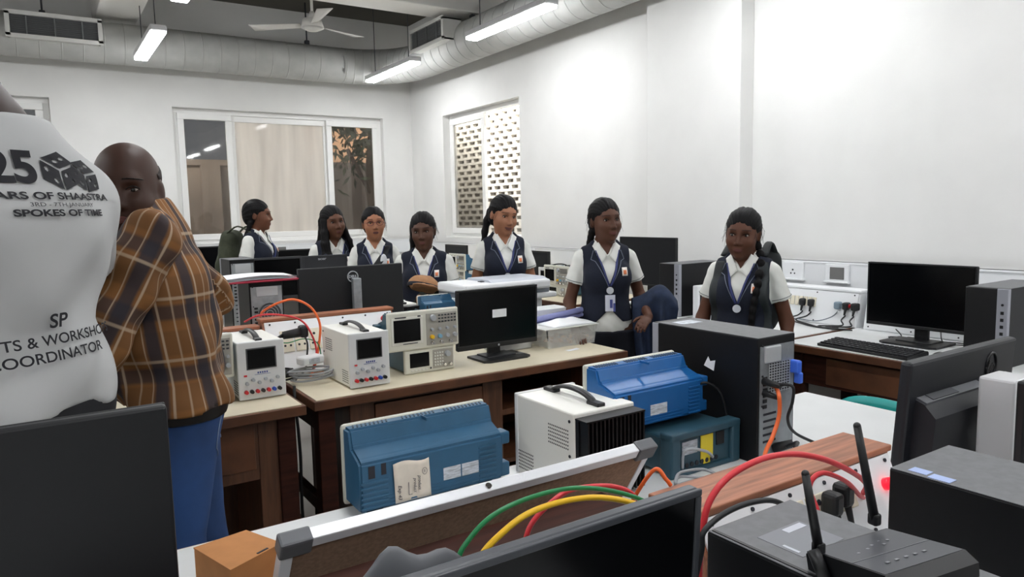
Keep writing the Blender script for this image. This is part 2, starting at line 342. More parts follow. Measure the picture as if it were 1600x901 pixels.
# ------------------------------------------------------------------ wall trunking with outlets
def trunking(label, M, L, z0, z1, outlets):
    t = thing('cable_trunking', label, 'trunking'); t.matrix_world = M
    MB().bx(0, L, -.055, 0, z0, z1, .004).bx(0, L, -.06, 0, z1 - .012, z1, .002).build('trunking_channel', TRUNK, t)
    for x, kind in outlets:
        p = MB().bx(x - .075, x + .075, -.068, -.055, z0 + .045, z1 - .012, .004).bx(x - .08, x + .08, -.085, -.05, z0 + .035, z0 + .047, .003).build('outlet_plate', WHITEP, t)
        if kind:
            MB().bx(x - .045, x + .045, -.072, -.066, z0 + .058, z1 - .03, .002).build('switch_insert', mat('switch_grey', '#6d6d6b', .5), p)
        else:
            MB().cyl((x, -.0695, z0 + .10), (x, -.066, z0 + .10), .006, n=8).cyl((x - .013, -.0695, z0 + .078), (x - .013, -.066, z0 + .078), .005, n=8).cyl((x + .013, -.0695, z0 + .078), (x + .013, -.066, z0 + .078), .005, n=8).build('socket_hole', INK, p)
MR = T(XR, YB, 0) @ Matrix.Rotation(R(-90), 4, 'Z')          # local x runs from the far corner towards the camera
trunking('white cable trunking with outlets along the right wall', MR, 12.3, .955, 1.115, [(YB - y, k) for y, k in ((2.80, 0), (2.50, 1), (1.42, 1), (4.5, 0), (4.2, 1), (6.0, 0), (5.7, 1), (3.7, 0))])
trunking('white cable trunking with outlets along the back wall', T(-4.0, YB, 0), 7.95, .985, 1.145, [(x + 4, k) for x, k in ((2.32, 1), (2.05, 0), (3.0, 0), (3.3, 1), (.8, 0), (1.0, 1))])
# ================================================================== benches
H0 = .78
def bench(label, x0, x1, y0, y1, top, rz=0, front='plain', edge=WOOD, group=None, h=H0, legs=WOODD, body=WOODV):
    """bench whose working front faces local -Y; x0..x1, y0..y1 are world extents for rz=0"""
    cx, cy = (x0 + x1) / 2, (y0 + y1) / 2
    W, D = (x1 - x0, y1 - y0) if rz in (0, 180) else (y1 - y0, x1 - x0)
    t = thing('workbench', label, 'workbench', (cx, cy, 0), R(rz), group)
    MB().bx(-W/2 + .012, W/2 - .012, -D/2 + .012, D/2 - .012, h - .006, h).build('laminate_top', top, t)
    e = MB().bx(-W/2, W/2, -D/2, D/2, h - .038, h - .003, .003); e.build('edge_band', edge, t)
    lw = .065
    for sx in (-1, 1):
        for sy in (-1, 1):
            MB().box((sx * (W/2 - .06), sy * (D/2 - .08), (h - .038) / 2), (lw, lw, h - .038), .004).build('leg', legs, t)
    a = MB()
    for sx in (-1, 1):
        a.bx(sx * (W/2 - .06) - .012, sx * (W/2 - .06) + .012, -D/2 + .1, D/2 - .1, h - .15, h - .038)
        a.bx(sx * (W/2 - .06) - .015, sx * (W/2 - .06) + .015, -D/2 + .1, D/2 - .1, .30, .35)
        a.bx(sx * (W/2 - .06) - .015, sx * (W/2 - .06) + .015, -D/2 + .1, D/2 - .1, .12, .16)
    a.bx(-W/2 + .06, W/2 - .06, D/2 - .1, D/2 - .07, h - .15, h - .038)
    a.build('apron', legs, t)
    yF = -D/2 + .06
    if front == 'drawer':                                 # drawer carcass in the middle, open shelf to the right
        xa = -W/2 + .155; xb = W/2 - .10
        c = MB(); d1 = yF + .5
        for xx in (xa, xa + .595, xb - .10): c.bx(xx, xx + .10, yF, d1, .12, h - .038, .003)
        c.bx(xa, xb, yF + .02, d1, .12, .15).bx(xa, xb, d1 - .02, d1, .12, h - .04).bx(xa + .1, xb - .1, yF + .02, d1, .56, .585).bx(xa + .1, xa + .6, yF + .004, d1, h - .06, h - .038)
        c.bx(xa + .66, xb - .1, yF + .02, d1, .34, .36)
        c.build('carcass', body, t)
        dw = MB().bx(xa + .103, xa + .592, yF - .004, yF + .40, .59, .715, .004).build('drawer', WOOD, t)
        hx = xa + .36
        MB().tube([(hx - .055, yF - .004, .66), (hx - .055, yF - .03, .655), (hx + .055, yF - .03, .655), (hx + .055, yF - .004, .66)], .005, 8, 1).build('handle', mat('dark_metal', '#2b2a28', .4, .6), dw)
        dr = MB().bx(xa + .103, xa + .592, yF - .004, yF + .02, .155, .555, .004).build('cupboard_door', WOOD, t)
        MB().tube([(xa + .55, yF - .004, .42), (xa + .55, yF - .028, .42), (xa + .55, yF - .028, .34), (xa + .55, yF - .004, .34)], .005, 8, 1).build('handle', mat('dark_metal', '#2b2a28'), dr)
    elif front == 'cupboard':
        c = MB(); xa = W/2 - .16
        c.bx(xa, xa + .115, yF, yF + .5, 0, h - .038, .003).bx(-W/2 + .1, xa, yF, yF + .022, .52, h - .038, .003).bx(-W/2 + .1, xa, yF + .4, yF + .42, .1, h - .04)
        c.build('carcass', body, t)
        MB().bx(xa - .62, xa - .012, yF - .006, yF + .4, .56, .735, .004).build('drawer', WOOD, t)
    elif front == 'apron':
        c = MB().bx(-W/2 + .05, W/2 - .05, yF, yF + .022, h - .20, h - .038, .003); c.build('front_apron', WOODD, t)
        MB().bx(-W/2 + .22, -W/2 + .70, yF - .006, yF + .35, h - .185, h - .055, .004).build('drawer', WOOD, t)
    return t
bench('white topped bench nearest the camera carrying the blue instruments', -1.3, 2.3, .14, 1.57, WHITETOP, 180)
bench('cream topped bench in the middle of the room with a drawer and black monitor', .80, 2.33, 2.545, 3.65, CREAM, 0, 'drawer', group=None)
bench('cream topped bench at the left behind the man in the checked shirt', -.95, .765, 2.525, 3.65, CREAM, 0, 'cupboard')
bench('white topped wall bench with keyboard and monitor at the right', 3.06, 3.92, .55, 2.235, WHITETOP, -90, 'apron')
bench('white topped wall bench behind the girl with the plaited hair', 3.06, 3.88, 2.25, 3.95, WHITETOP, -90, 'apron')
bench('cream topped wall bench below the right window pane', 3.2, 3.95, 4.05, 5.7, CREAM, -90, 'apron')
bench('cream topped wall bench in the far right corner', 3.2, 3.95, 5.72, 7.4, CREAM, -90, 'apron')
bench('cream topped bench of the row behind, under the two small monitors', .30, 1.74, 4.15, 4.80, CREAM, 0, 'apron')
bench('white topped wall bench under the back window', -.2, 1.9, 7.5, 8.25, WHITETOP, 0, 'apron')
bench('white topped wall bench in the back corner', 1.92, 3.95, 7.5, 8.25, WHITETOP, 0, 'apron')

# ------------------------------------------------------------------ socket risers on the benches
def riser(label, loc, W, rz=0, h=.14, dtop=.10, dbase=.17, wood=WOODR, lamp=True, n=5, lit=False, panel=True):
    """local: front slope faces -Y, base on z=0, x in 0..W"""
    t = thing('socket_riser', label, 'socket box', loc, rz)
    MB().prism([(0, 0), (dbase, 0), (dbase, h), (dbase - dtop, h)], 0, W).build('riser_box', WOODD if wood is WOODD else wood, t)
    MB().bx(-.006, W + .006, dbase - dtop - .008, dbase + .006, h, h + .014, .003).build('riser_top', wood, t)
    ang = math.atan2(h, dbase - dtop); L = math.hypot(h, dbase - dtop)
    M = Matrix.Rotation(ang, 4, 'X')                      # local u=x, v along the slope, w outward (-)
    q = Matrix(((1, 0, 0, 0), (0, math.cos(ang), -math.sin(ang), 0), (0, math.sin(ang), math.cos(ang), 0), (0, 0, 0, 1)))
    if not panel: return t
    p = MB(q).bx(.008, W - .008, .004, L - .004, .0, .006, .002).build('panel', WHITEP, t)
    s = MB(q)
    for k in range(6):
        for v in (.018, L - .016): s.cyl((.03 + k * (W - .06) / 5, v, .006), (.03 + k * (W - .06) / 5, v, .009), .004, n=8)
    s.build('screw', INK, p)
    x0 = .06; step = min(.075, (W - .3) / n)
    for k in range(n):
        x = x0 + .03 + k * step
        o = MB(q).bx(x - step * .44, x + step * .44, L * .42, L * .80, .006, .011, .002).build('socket', SOCK, t)
        MB(q).cyl((x, L * .70, .011), (x, L * .70, .0125), .006, n=8).cyl((x - .012, L * .53, .011), (x - .012, L * .53, .0125), .005, n=8).cyl((x + .012, L * .53, .011), (x + .012, L * .53, .0125), .005, n=8).build('socket_hole', INK, o)
    for k in range(max(1, n - 2)):
        x = x0 + n * step + .03 + k * .028
        if x < W - .12: MB(q).bx(x - .011, x + .011, L * .48, L * .76, .006, .014, .003).build('switch', SOCK, t)
    lf = .84 if h > .2 else .6
    if lamp:
        MB(q).cyl((W - .055, L * lf, .004), (W - .055, L * lf, .02), .013, n=16).sph((W - .055, L * lf, .02), (.013, .013, .009)).build('indicator_lamp', mat('lit_red_lens', '#e01020', .3, emit=1.2) if lit else RED, t)
    return t
riser('reddish wooden socket box with lit red lamp behind the network router', (.905, .765, H0), .60, 0, .14, .10, .16, WOODR, True, 4, True)
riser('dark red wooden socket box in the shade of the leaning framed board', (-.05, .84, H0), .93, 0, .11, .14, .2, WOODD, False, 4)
riser('long wooden socket box on the middle bench behind the white power supply', (.775, 3.02, H0), .60, 0, .225, .06, .17, WOODR, True, 5)
riser('wooden socket box on the left bench behind the checked shirt', (.02, 3.02, H0), .74, 0, .20, .06, .17, WOODR, True, 4, True)
riser('white socket panel with black plugs on the wall bench beside the plaited girl', (3.70, 3.42, H0), 1.2, R(-90), .19, .10, .14, WHITEP, True, 9)
riser('wooden socket box behind the monitor on the right wall bench', (3.70, 2.18, H0), 1.2, R(-90), .19, .10, .14, WHITEP, True, 8)

# ================================================================== instruments
def scope(label, loc, rz=0, s=1.0, case=TEK, group='oscilloscopes', sticker=None, detail=True, dp=1.0):
    W, H = .326 * s, .158 * s
    t = thing('oscilloscope', label, 'oscilloscope', loc, rz, group)
    k = s
    b = MB(); b.prism([(.012*k, .008*k), (.012*k, H), (.052*k, H), (.066*k, H - .034*k), (.110*k, H - .048*k), (.124*k, H - .055*k), (.124*k, .012*k), (.112*k, .006*k)], -W/2 + .004*k, W/2 - .004*k)
    bmesh.ops.bevel(b.bm, geom=list(b.bm.edges), offset=.005*k, segments=2, affect='EDGES')
    b.bx(-W/2 + .01*k, -W/2 - .014*k, .075*k, .123*k, H - .078*k, H - .052*k, .004*k).bx(-W/2 + .01*k, -W/2 - .014*k, .06*k, .120*k, .010*k, .040*k, .004*k)
    cs = b.build('case', case, t)
    MB().bx(-W/2, W/2, 0, .016*k, 0, H + .004*k, .008*k).build('bezel', BEIGE, t)
    f = MB()
    for sx in (-1, 1): f.bx(sx * W*.38 - .02, sx * W*.38 + .02, .02*k, .10*k, 0, .009*k, .002)
    f.build('foot', BLACKP, t)
    if detail:
        MB().bx(-W*.45, -W*.02, -.003*k, .001, H*.16, H*.88, .002).build('screen_frame', mat('pale_beige', '#dcdbd2', .4), t)
        MB().bx(-W*.42, -W*.055, -.0045*k, .001, H*.24, H*.82, .001).build('screen', SCREEN, t)
        MB().bx(W*.03, W*.47, -.003*k, .001, H*.08, H*.92, .003).build('control_panel', mat('warm_grey_panel', '#a3a097', .5), t)
        kb = [(.12, .80, .022, LGREY)] + [(.10 + .11*i, .50, .010, LGREY) for i in range(4)] + [(.10 + .11*i, .30, .015, [YELC, mat('light_blue_key', '#7fb0c8', .4), LGREY, LGREY][i]) for i in range(4)]
        for (fx, fz, rad, m) in kb:
            MB().cyl((W*fx, -.003*k, H*fz), (W*fx, -.016*k, H*fz), rad*k*.62, rad*k*.55, 14).build('knob', m, t)
        bt = MB()
        for i in range(6):
            for jx in range(3): bt.bx(W*(.20 + .045*i), W*(.20 + .045*i) + .009*k, -.006*k, 0, H*(.66 + .085*jx), H*(.66 + .085*jx) + .006*k, .001)
        bt.build('button', DGREY, t)
        for i in range(3): MB().cyl((W*(.10 + .13*i), -.003*k, H*.14), (W*(.10 + .13*i), -.02*k, H*.14), .0065*k, n=12).build('bnc_connector', CHROME, t)
        mk = MB(); mk.bx(-W*.40, -W*.25, -.0045*k, -.002, H*.865, H*.895).bx(-W*.09, -W*.05, -.0045*k, -.002, H*.865, H*.9).bx(-W*.30, -W*.10, -.0045*k, -.002, H*.18, H*.2); mk.build('printed_mark', DGREY, t)
    # back and top: vents, ribs, slots, labels
    v = MB()
    for i in range(34):
        x = -W*.44 + i * W*.88/33
        if i in (11, 12, 22, 23, 24): continue
        v.box((x, .032*k, H + .0006), (.0032*k, .022*k, .002), rot=Matrix.Rotation(R(-12), 4, 'Z'))
    v.build('vent_slot', mat('shadow_blue', '#1d3548', .6) if case is not TEAL else INK, t)
    rb = MB()
    for i in range(9):
        z = .016*k + i * .0098*k
        if i < 6: rb.box((W*.40, .1245*k, z), (W*.17, .004*k, .0045*k), .001)
        if i < 8: rb.box((-W*.43 + .02*k, .1245*k, z), (W*.13, .004*k, .0045*k), .001)
    for i in range(3): rb.box((W*.05, .1245*k, .016*k + i*.0075*k), (W*.6, .002*k, .0032*k))
    rb.box((0, .05*k, H - .002*k), (.003*k, .06*k, .006*k))
    rb.build('case_rib', case, t)
    sl = MB().bx(W*.395, W*.435, .12*k, .1255*k, H*.46, H*.61).bx(W*.325, W*.355, .12*k, .1255*k, H*.48, H*.62).bx(-W*.49, -W*.45, .085*k, .1*k, H*.28, H*.5); sl.build('case_slot', INK, t)
    if sticker != 'small': MB().bx(-W*.30, -W*.18, .1235*k, .1252*k, H*.22, H*.38).bx(-W*.17, -W*.05, .1235*k, .1252*k, H*.22, H*.38).build('rating_label', LABEL, t)
    else: MB().bx(-W*.06, W*.12, .1235*k, .1252*k, H*.2, H*.38).build('rating_label', LABEL, t)
    if dp != 1:
        for ch in list(t.children): ch.data.transform(Matrix.Diagonal((1, dp, 1, 1)))
    return t
# the first blue oscilloscope: we look at its back (front faces the far side)
SC = .386 / .326
DP = .72
t = scope('steel blue oscilloscope seen from behind with a handwritten paper note taped on', (.745, 1.582, H0), R(180), SC, TEK, dp=DP)
W, H = .386, .158 * SC; yb_ = .1262 * SC * DP
q = MB().grid(lambda a, b: Vector((W*.275 - a * W*.235 + .004 * b, yb_ + .003 * math.sin(b * 2.2) * (1 - a * .5) + .0012 * math.sin(a * 9), H*.08 + b * H*.50 + .004 * math.sin(a * 6) * b)), 10, 10, .0006).build('paper_note', mat('aged_paper', '#dfd6c8', .85, noise=.12, nscale=18), t)
PEN = mat('pen_ink', '#4c4a52', .8)
for i, (tx, xx, sz, zz) in enumerate((('Exp 43', .250, .0125, .22), ('product', .150, .0105, .27), ('product', .120, .0105, .29))):
    text('handwriting', tx, sz, PEN, q, T(W * xx, yb_ + .0052, H * zz) @ BACK @ Matrix.Rotation(R(-90), 4, 'Z'), shear=.3)
MB().tube([(W*.085 + .006*math.cos(a), yb_ + .0055, H*.42 + .008*math.sin(a)) for a in [i*.5236 for i in range(13)]], .0005, 4, 1).build('handwriting', PEN, q)
text('handwriting', '1', .010, PEN, q, T(W*.085, yb_ + .0055, H*.42) @ BACK)
MB().bx(W*.19, W*.193, yb_ + .004, yb_ + .005, H*.16, H*.32).bx(W*.17, W*.193, yb_ + .004, yb_ + .005, H*.16, H*.165).build('handwriting', PEN, q)
# stacked pair behind the white power supply
s2 = 1.02
scope('vivid blue oscilloscope seen from behind on top of a teal instrument', (1.315, 1.435, .893), R(180), 1.0, TEK2, sticker='small')
def generator(label, loc, rz=0, W=.232, H=.103, D=.27, back=False, case=TEAL, group='function generators'):
    t = thing('function_generator', label, 'function generator', loc, rz, group)
    MB().bx(-W/2 + .006, W/2 - .006, .01, D, .006, H - .004, .007).build('case', case, t)
    MB().bx(-W/2, W/2, 0, .02, 0, H, .008).build('front_bezel', BEIGE, t)
    MB().bx(-W*.40, -W*.02, -.002, .001, H*.26, H*.84, .001).build('screen', SCREEN, t)
    MB().bx(W*.05, W*.46, -.0015, .001, H*.12, H*.88, .002).build('keypad_panel', mat('warm_grey_panel', '#a3a097', .5), t)
    b = MB()
    for i in range(4):
        for j in range(5): b.bx(W*(.08 + .05*i), W*(.08 + .05*i) + .007, -.005, 0, H*(.22 + .125*j), H*(.22 + .125*j) + .007, .001)
    for i in range(5): b.bx(-W*.38 + i*W*.07, -W*.38 + i*W*.07 + .010, -.004, 0, H*.12, H*.12 + .006, .001)
    b.build('key', mat('key_grey', '#d8d8d2', .5), t)
    MB().cyl((W*.34, 0, H*.68), (W*.34, -.018, H*.68), .013, .011, 18).build('knob', LGREY, t)
    for x in (.27, .39): MB().cyl((W*x, 0, H*.25), (W*x, -.016, H*.25), .006, n=12).build('bnc_connector', CHROME, t)
    MB().bx(-W*.01, W*.02, -.003, 0, H*.13, H*.2).build('power_button', DGREY, t)
    if back:
        f = MB().bx(-W/2 - .004, W/2 + .004, D - .03, D + .012, H - .012, H + .008, .004).bx(-W/2 - .004, -W/2 + .03, D - .03, D + .012, 0, H, .006).bx(W/2 - .03, W/2 + .004, D - .03, D + .012, 0, H, .006).bx(-W/2, W/2, D - .03, D + .008, 0, .012, .003)
        f.build('rear_bumper', case, t)
        MB().bx(W*.10, W*.32, D, D + .0015, H*.48, H*.80).build('rating_label', LABEL, t)
        MB().bx(-W*.13, W*.05, D, D + .002, H*.20, H*.85).bx(-W*.09, W*.01, D, D + .002, H*.14, H*.22).build('yellow_label', YLAB, t)
        MB().bx(-W*.30, -W*.18, D, D + .004, H*.52, H*.85, .002).build('mains_inlet', BLACKP, t)
        v = MB()
        for i in range(7): v.cyl((W*.25 - i*.018, D, H*.22), (W*.25 - i*.018, D + .0025, H*.22), .0065, n=8)
        v.build('fan_opening', INK, t)
        MB().tube([(W*.33 + .0, D + .004, .02), (W*.32, D + .012, .07), (W*.05, D + .016, .1*.55), (-W*.1, D + .008, .03)], .004, 6).build('carry_handle', LGREY, t)
    return t
generator('teal instrument seen from behind with a yellow label, under the vivid blue oscilloscope', (1.395, 1.48, H0), R(180), .25, .107, .24, True)

def psu(label, loc, rz=0, W=.16, H=.215, D=.30, sink=True, group='bench power supplies', detail=True):
    t = thing('power_supply', label, 'power supply', loc, rz, group)
    b = MB().bx(-W/2, W/2, .008, D, .006, H, .004)
    b.build('case', PSUW, t)
    MB().bx(-W/2 - .003, W/2 + .003, 0, .014, .003, H + .003, .004).build('front_panel', mat('front_grey_white', '#d9dada', .4), t)
    MB().bx(-W*.30, W*.30, -.003, .001, H*.55, H*.88, .001).build('display', SCREEN, t)
    MB().bx(-W*.33, W*.33, -.0015, .001, H*.53, H*.90, .001).build('display_frame', mat('dark_frame', '#4a4a4c', .5), t)
    for i in range(6): MB().cyl((-W*.34 + i * W*.135, 0, H*.30 + (.012 if i % 2 else 0)), (-W*.34 + i * W*.135, -.012, H*.30 + (.012 if i % 2 else 0)), .007, .006, 12).build('knob', LGREY, t)
    for i, m in enumerate((RED, BLACKP, RED, BLACKP, RED, BLUEP, BLACKP)):
        MB().cyl((-W*.37 + i * W*.122, 0, H*.155), (-W*.37 + i * W*.122, -.016, H*.155), .0075, .0065, 12).build('terminal', m, t)
    m = MB()
    for i in range(5): m.bx(-W*.10 + i*.008, -W*.10 + i*.008 + .005, -.0012, 0, H*.455, H*.485)
    m.bx(-W*.16, W*.18, -.0012, 0, H*.435, H*.441); m.build('printed_mark', BLUEINK, t)
    MB().bx(-W*.40, -W*.33, -.004, 0, H*.42, H*.45, .001).build('power_switch', RED, t)
    hp = [(0, D*.16, H + .002), (0, D*.22, H + .012), (0, D*.34, H + .021), (0, D*.5, H + .024), (0, D*.66, H + .021), (0, D*.78, H + .012), (0, D*.84, H + .002)]
    hd = MB().tube(hp, .0115, 8, 4, .0055)
    hd.box((0, D*.14, H + .004), (.024, .045, .010), .003).box((0, D*.86, H + .004), (.024, .045, .010), .003); hd.build('carry_handle', BLACKP, t)
    v = MB()
    for sx in (-1, 1):
        for (yc, zc, ny, nz) in ((D*.76, H*.70, 12, 6), (D*.20, H*.22, 10, 6)):
            for a in range(ny):
                for c in range(nz):
                    v.box((sx * (W/2 + .0002), yc + (a - ny/2) * .0068, zc + (c - nz/2) * .0088), (.0008, .0034, .0034))
    v.build('vent_hole', mat('vent_dark', '#3a3a38', .8), t)
    sc = MB()
    for z in (H*.9, H*.5, H*.1): 
        for sx in (-1, 1): sc.cyl((sx * W/2, D - .018, z), (sx * (W/2 + .0015), D - .018, z), .004, n=8)
    sc.build('screw', INK, t)
    if sink:
        k = MB().bx(-W/2 + .005, W/2 - .003, D, D + .012, .01, H - .012)
        n = 15
        for i in range(n): x = -W/2 + .008 + i * (W - .016)/(n - 1); k.bx(x - .0022, x + .0022, D + .01, D + .042, .012, H - .012)
        k.bx(-W/2 + .004, W/2 - .002, D, D + .042, H - .014, H - .010)
        k.build('heat_sink', mat('black_anodised', '#0d0d10', .4, .3), t)
    f = MB()
    for sx in (-1, 1):
        for y in (.03, D - .03): f.cyl((sx*W*.38, y, 0), (sx*W*.38, y, .007), .008, n=10)
    f.build('foot', BLACKP, t); return t
psu('off-white power supply seen from behind with black heat sink fins, on the near bench', (1.088, 1.513, H0), R(180), .185, .208, .245)
psu('off-white power supply with black display beside the grey and beige instruments', (1.055, 2.63, H0), R(0), .160, .215, .32, False)
psu('off-white power supply with black display at the edge of the left bench', (.663, 2.71, H0), R(0), .165, .215, .30, False)
psu('off-white power supply with black finned back behind the large dark monitor', (1.60, 3.63, H0), R(180), .14, .20, .16)
psu('small off-white power supply on the far right wall bench left of an oscilloscope', (3.47, 4.79, H0), R(-90), .17, .21, .28, False)
scope('beige fronted oscilloscope standing on a small generator on the middle bench', (1.336, 2.715, .885), R(0), 1.02, TEAL)
generator('beige and teal function generator under the oscilloscope on the middle bench', (1.365, 2.725, H0), 0, .238, .105, .26)
scope('grey fronted oscilloscope on the left bench partly hidden by the checked shirt', (.405, 2.73, .872), R(0), 1.02, TEAL)
generator('teal function generator under the oscilloscope on the left bench', (.40, 2.74, H0), 0, .238, .092, .25)
scope('beige fronted oscilloscope with dark screen on the far right wall bench', (3.42, 4.57, .862), R(-90), 1.0, TEK)
generator('beige function generator below the oscilloscope on the far right wall bench', (3.42, 4.56, H0), R(-90), .24, .082, .25)
scope('blue cased oscilloscope on the far wall bench between two girls', (3.40, 6.15, .90), R(-90), 1.0, TEK)
scope('lower blue cased oscilloscope under another on the far wall bench', (3.40, 6.13, .742 + .038), R(-90), .76, TEK)
scope('dark blue oscilloscope seen from behind on the left bench beside the silver backed computer', (.57, 3.47, H0), R(180), 1.0, mat('navy_blue_plastic', '#24506e', .5))
scope('blue oscilloscope seen from behind left of the white printer', (1.80, 3.50, H0 + .119), R(180), .72, TEK)
generator('blue instrument seen from behind under an oscilloscope left of the printer', (1.80, 3.52, H0), R(180), .22, .118, .20, False, TEK)
# ================================================================== monitors
def monitor(label, loc, rz, W, H, zb, stand='plate', tilt=0, th=.042, group='flat monitors', logo=None, screen=SCREEN, bez=.014, chin=.018, shell=BLACKP, pole=BLACKP, base=(.24, .18), bump=True, polex=.0):
    """local front -Y; loc on the bench; zb = height of the panel's lower edge"""
    t = thing('monitor', label, 'monitor', loc, rz, group)
    M = T(0, 0, zb) @ Matrix.Rotation(R(-tilt), 4, 'X')
    b = MB(M).box((0, .010, H/2), (W, .020, H), .005)
    if bump: b.box((0, .026, H*.5), (W*.72, .026, H*.66), .012)
    b.build('back_shell', shell, t)
    f = MB(M).bx(-W/2, W/2, -.004, .002, H - bez, H, .002).bx(-W/2, W/2, -.004, .002, 0, chin, .002).bx(-W/2, -W/2 + bez, -.004, .002, chin, H - bez, .002).bx(W/2 - bez, W/2, -.004, .002, chin, H - bez, .002)
    f.build('bezel', shell, t)
    MB(M).bx(-W/2 + bez, W/2 - bez, -.001, .002, chin, H - bez).build('screen', screen, t)
    if stand == 'plate':
        MB().box((0, .045, zb*.5 + .05), (.065, .022, zb + .10), .004).build('stand_neck', pole, t)
        bw, bd = base
        MB().prism([(-bw/2, -bd*.45), (-bw*.40, -bd*.55), (bw*.40, -bd*.55), (bw/2, -bd*.45), (bw/2, bd*.45), (-bw/2, bd*.45)], 0, .010, 'z').box((0, .02, .012), (bw*.62, bd*.6, .008), .004).build('stand_base', pole, t)
    elif stand == 'pole':
        MB().box((polex, .066, (zb + H*.82)/2), (.042, .030, zb + H*.82), .004).build('stand_neck', pole, t)
        MB().box((polex, .05, .006), (.22, .17, .012), .005).build('stand_base', pole, t)
    if logo: logo(t, M, W, H)
    return t
def sticker(t, M, W, H): MB(M).bx(-W*.075, W*.10, -.0022, -.0008, H*.50, H*.635, .0003).build('paper_sticker', PAPER, t); MB(M).cyl((0, -.0045, .009), (0, -.0038, .009), .005, n=14).build('maker_mark', LGREY, t)
def ringlogo(word):
    def fn(t, M, W, H):
        N = M @ T(0, .0215, H - .052)
        MB(N).tube([(.026*math.cos(a), 0, .026*math.sin(a)) for a in [i*math.pi/12 for i in range(25)]], .0028, 6, 1).build('logo_ring', LGREY, t)
        text('logo_lettering', word, .018, LGREY, t, N @ BACK, .0012, sx=1.05, bold=.0008)
    return fn
def wordlogo(word, x, dz, size, m=LGREY):
    def fn(t, M, W, H): text('logo_lettering', word, size, m, t, M @ T(x, -.0045, H - dz) @ FRONT, .0006, sx=1.3, bold=.0006)
    return fn
monitor('black monitor with a small white sticker on its dark screen, on the middle bench', (1.757, 2.80, H0), 0, .436, .276, .052, 'plate', -2, logo=sticker, bez=.010, chin=.022, base=(.25, .17))
monitor('large dark monitor seen from behind with round logo and silver stand pole', (1.285, 3.40, H0), R(180), .535, .315, .11, 'pole', bump=False, shell=mat('soft_black_plastic', '#0e1014', .5), pole=SILVER, logo=ringlogo('DELL'))
monitor('grey back monitor with a word logo along its upper edge, in the row behind', (1.565, 4.60, H0), 0, .30, .24, .178, 'plate', screen=mat('charcoal_panel', '#2a2c31', .5), shell=mat('charcoal_shell', '#2f3136', .5), logo=wordlogo('acer', -.02, .022, .024), chin=.03, bez=.012)
monitor('small black monitor between the papers and the girl in profile', (1.227, 4.52, H0), 0, .325, .26, .165, 'plate', shell=mat('charcoal_shell', '#2f3136'))
monitor('very large dark monitor at the lower left corner, nearest the white T-shirt', (-.146, 1.10, H0), R(180), .56, .36, .055, 'plate', bump=False, shell=mat('soft_black_plastic', '#0e1014'))
monitor('black monitor at the bottom edge of the photo in front of the cable loops', (.470, .66, H0), 0, .50, .285, .012, 'plate', tilt=-3, shell=mat('gunmetal_plastic', '#3c3f45', .4), bez=.010, bump=True, screen=SCREEN)
monitor('black monitor with keyboard on the right wall bench', (3.50, 1.79, H0), R(-90), .508, .315, .070, 'plate', base=(.27, .2), bez=.008, chin=.016)
monitor('black monitor on the wall bench between the two standing girls at right', (3.52, 3.65, H0), R(-90), .55, .335, .145, 'plate', screen=SCREENM, bez=.006, chin=.01)
monitor('dark monitor edge at the right border of the photo', (1.985, .655, H0), 0, .50, .275, .012, 'plate')
monitor('dark monitor under the back window at the left', (1.37, 7.86, H0), 0, .46, .30, .09, 'plate')
monitor('dark monitor on the far right wall bench behind the smiling girl', (3.60, 5.13, H0), R(-90), .45, .28, .055, 'plate', screen=SCREENM)
monitor('dark monitor on the far corner bench beside a blue oscilloscope', (3.60, 6.52, H0), R(-90), .45, .28, .07, 'plate', screen=SCREENM)
monitor('dark monitor on the far back bench half hidden by girls', (2.35, 7.86, H0), 0, .46, .28, .04, 'plate')
# the black all-in-one seen from behind on the near bench
t = thing('all_in_one_computer', 'black all-in-one computer seen from behind with a round logo, near bench right', 'computer', (1.915, .90, H0), R(180))
M = T(0, 0, .015) @ Matrix.Rotation(R(-4), 4, 'X')
W, H = .535, .295; AIO = mat('charcoal_casing', '#1c1e24', .45)
MB(M).box((0, .014, H/2), (W, .028, H), .008).build('casing', AIO, t)
MB(M).prism([(.02, .0), (.02, H*.70), (.05, H*.67), (.078, H*.58), (.078, .0)], -W*.42, W*.44).build('rear_bulge', AIO, t)
MB(M).prism([(.022, H*.69), (.022, H*.712), (.052, H*.682), (.052, H*.66)], -W*.41, W*.43).build('vent_strip', mat('grey_vent_strip', '#5b5d62', .5), t)
v = MB(M)
for c in (-.22, .25):
    v.box((c*W, .0385, H*.6965), (.12, .021, .003), rot=Matrix.Rotation(R(-15), 4, 'X'))
v.build('vent_grille', mat('vent_panel_dark', '#3a3c41', .6), t)
MB(M).bx(-W/2 + .012, W/2 - .012, -.002, .001, .02, H - .012).build('screen', SCREEN, t)
N = M @ T(-W*.24, .0285, H*.80)
MB(N).tube([(.026*math.cos(a), 0, .034*math.sin(a)) for a in [i*math.pi/12 for i in range(25)]], .004, 6, 1).build('logo_ring', BLACKP, t)
text('logo_lettering', 'hp', .038, BLACKP, t, N @ BACK, .001, bold=.001, shear=.25)
MB(M).bx(-W*.30, -W*.27, .075, .077, .04, .09).bx(-W*.36, -W*.34, .075, .077, .05, .08).build('cable_port', BLACKP, t)
MB().bx(-.1, .1, -.05, .13, 0, .015, .004).build('stand_base', AIO, t)
# dusty plastic cover slumped behind the near monitor
t = thing('plastic_pouch', 'crumpled dark grey pouch at the bottom edge left of the near monitor', 'pouch', (.345, .725, H0))
MB().grid(lambda a, b: Vector(((a - .5)*.24, .022*math.cos(b*math.pi) + .004*math.sin(a*13 + b*6), (.290 + .016*math.sin(a*5 + 1) - .10*abs(2*a - 1)**3 + .006*math.sin(a*23))*math.sin(b*math.pi)**.6)), 22, 20, .003).build('pouch_body', GREYP, t)

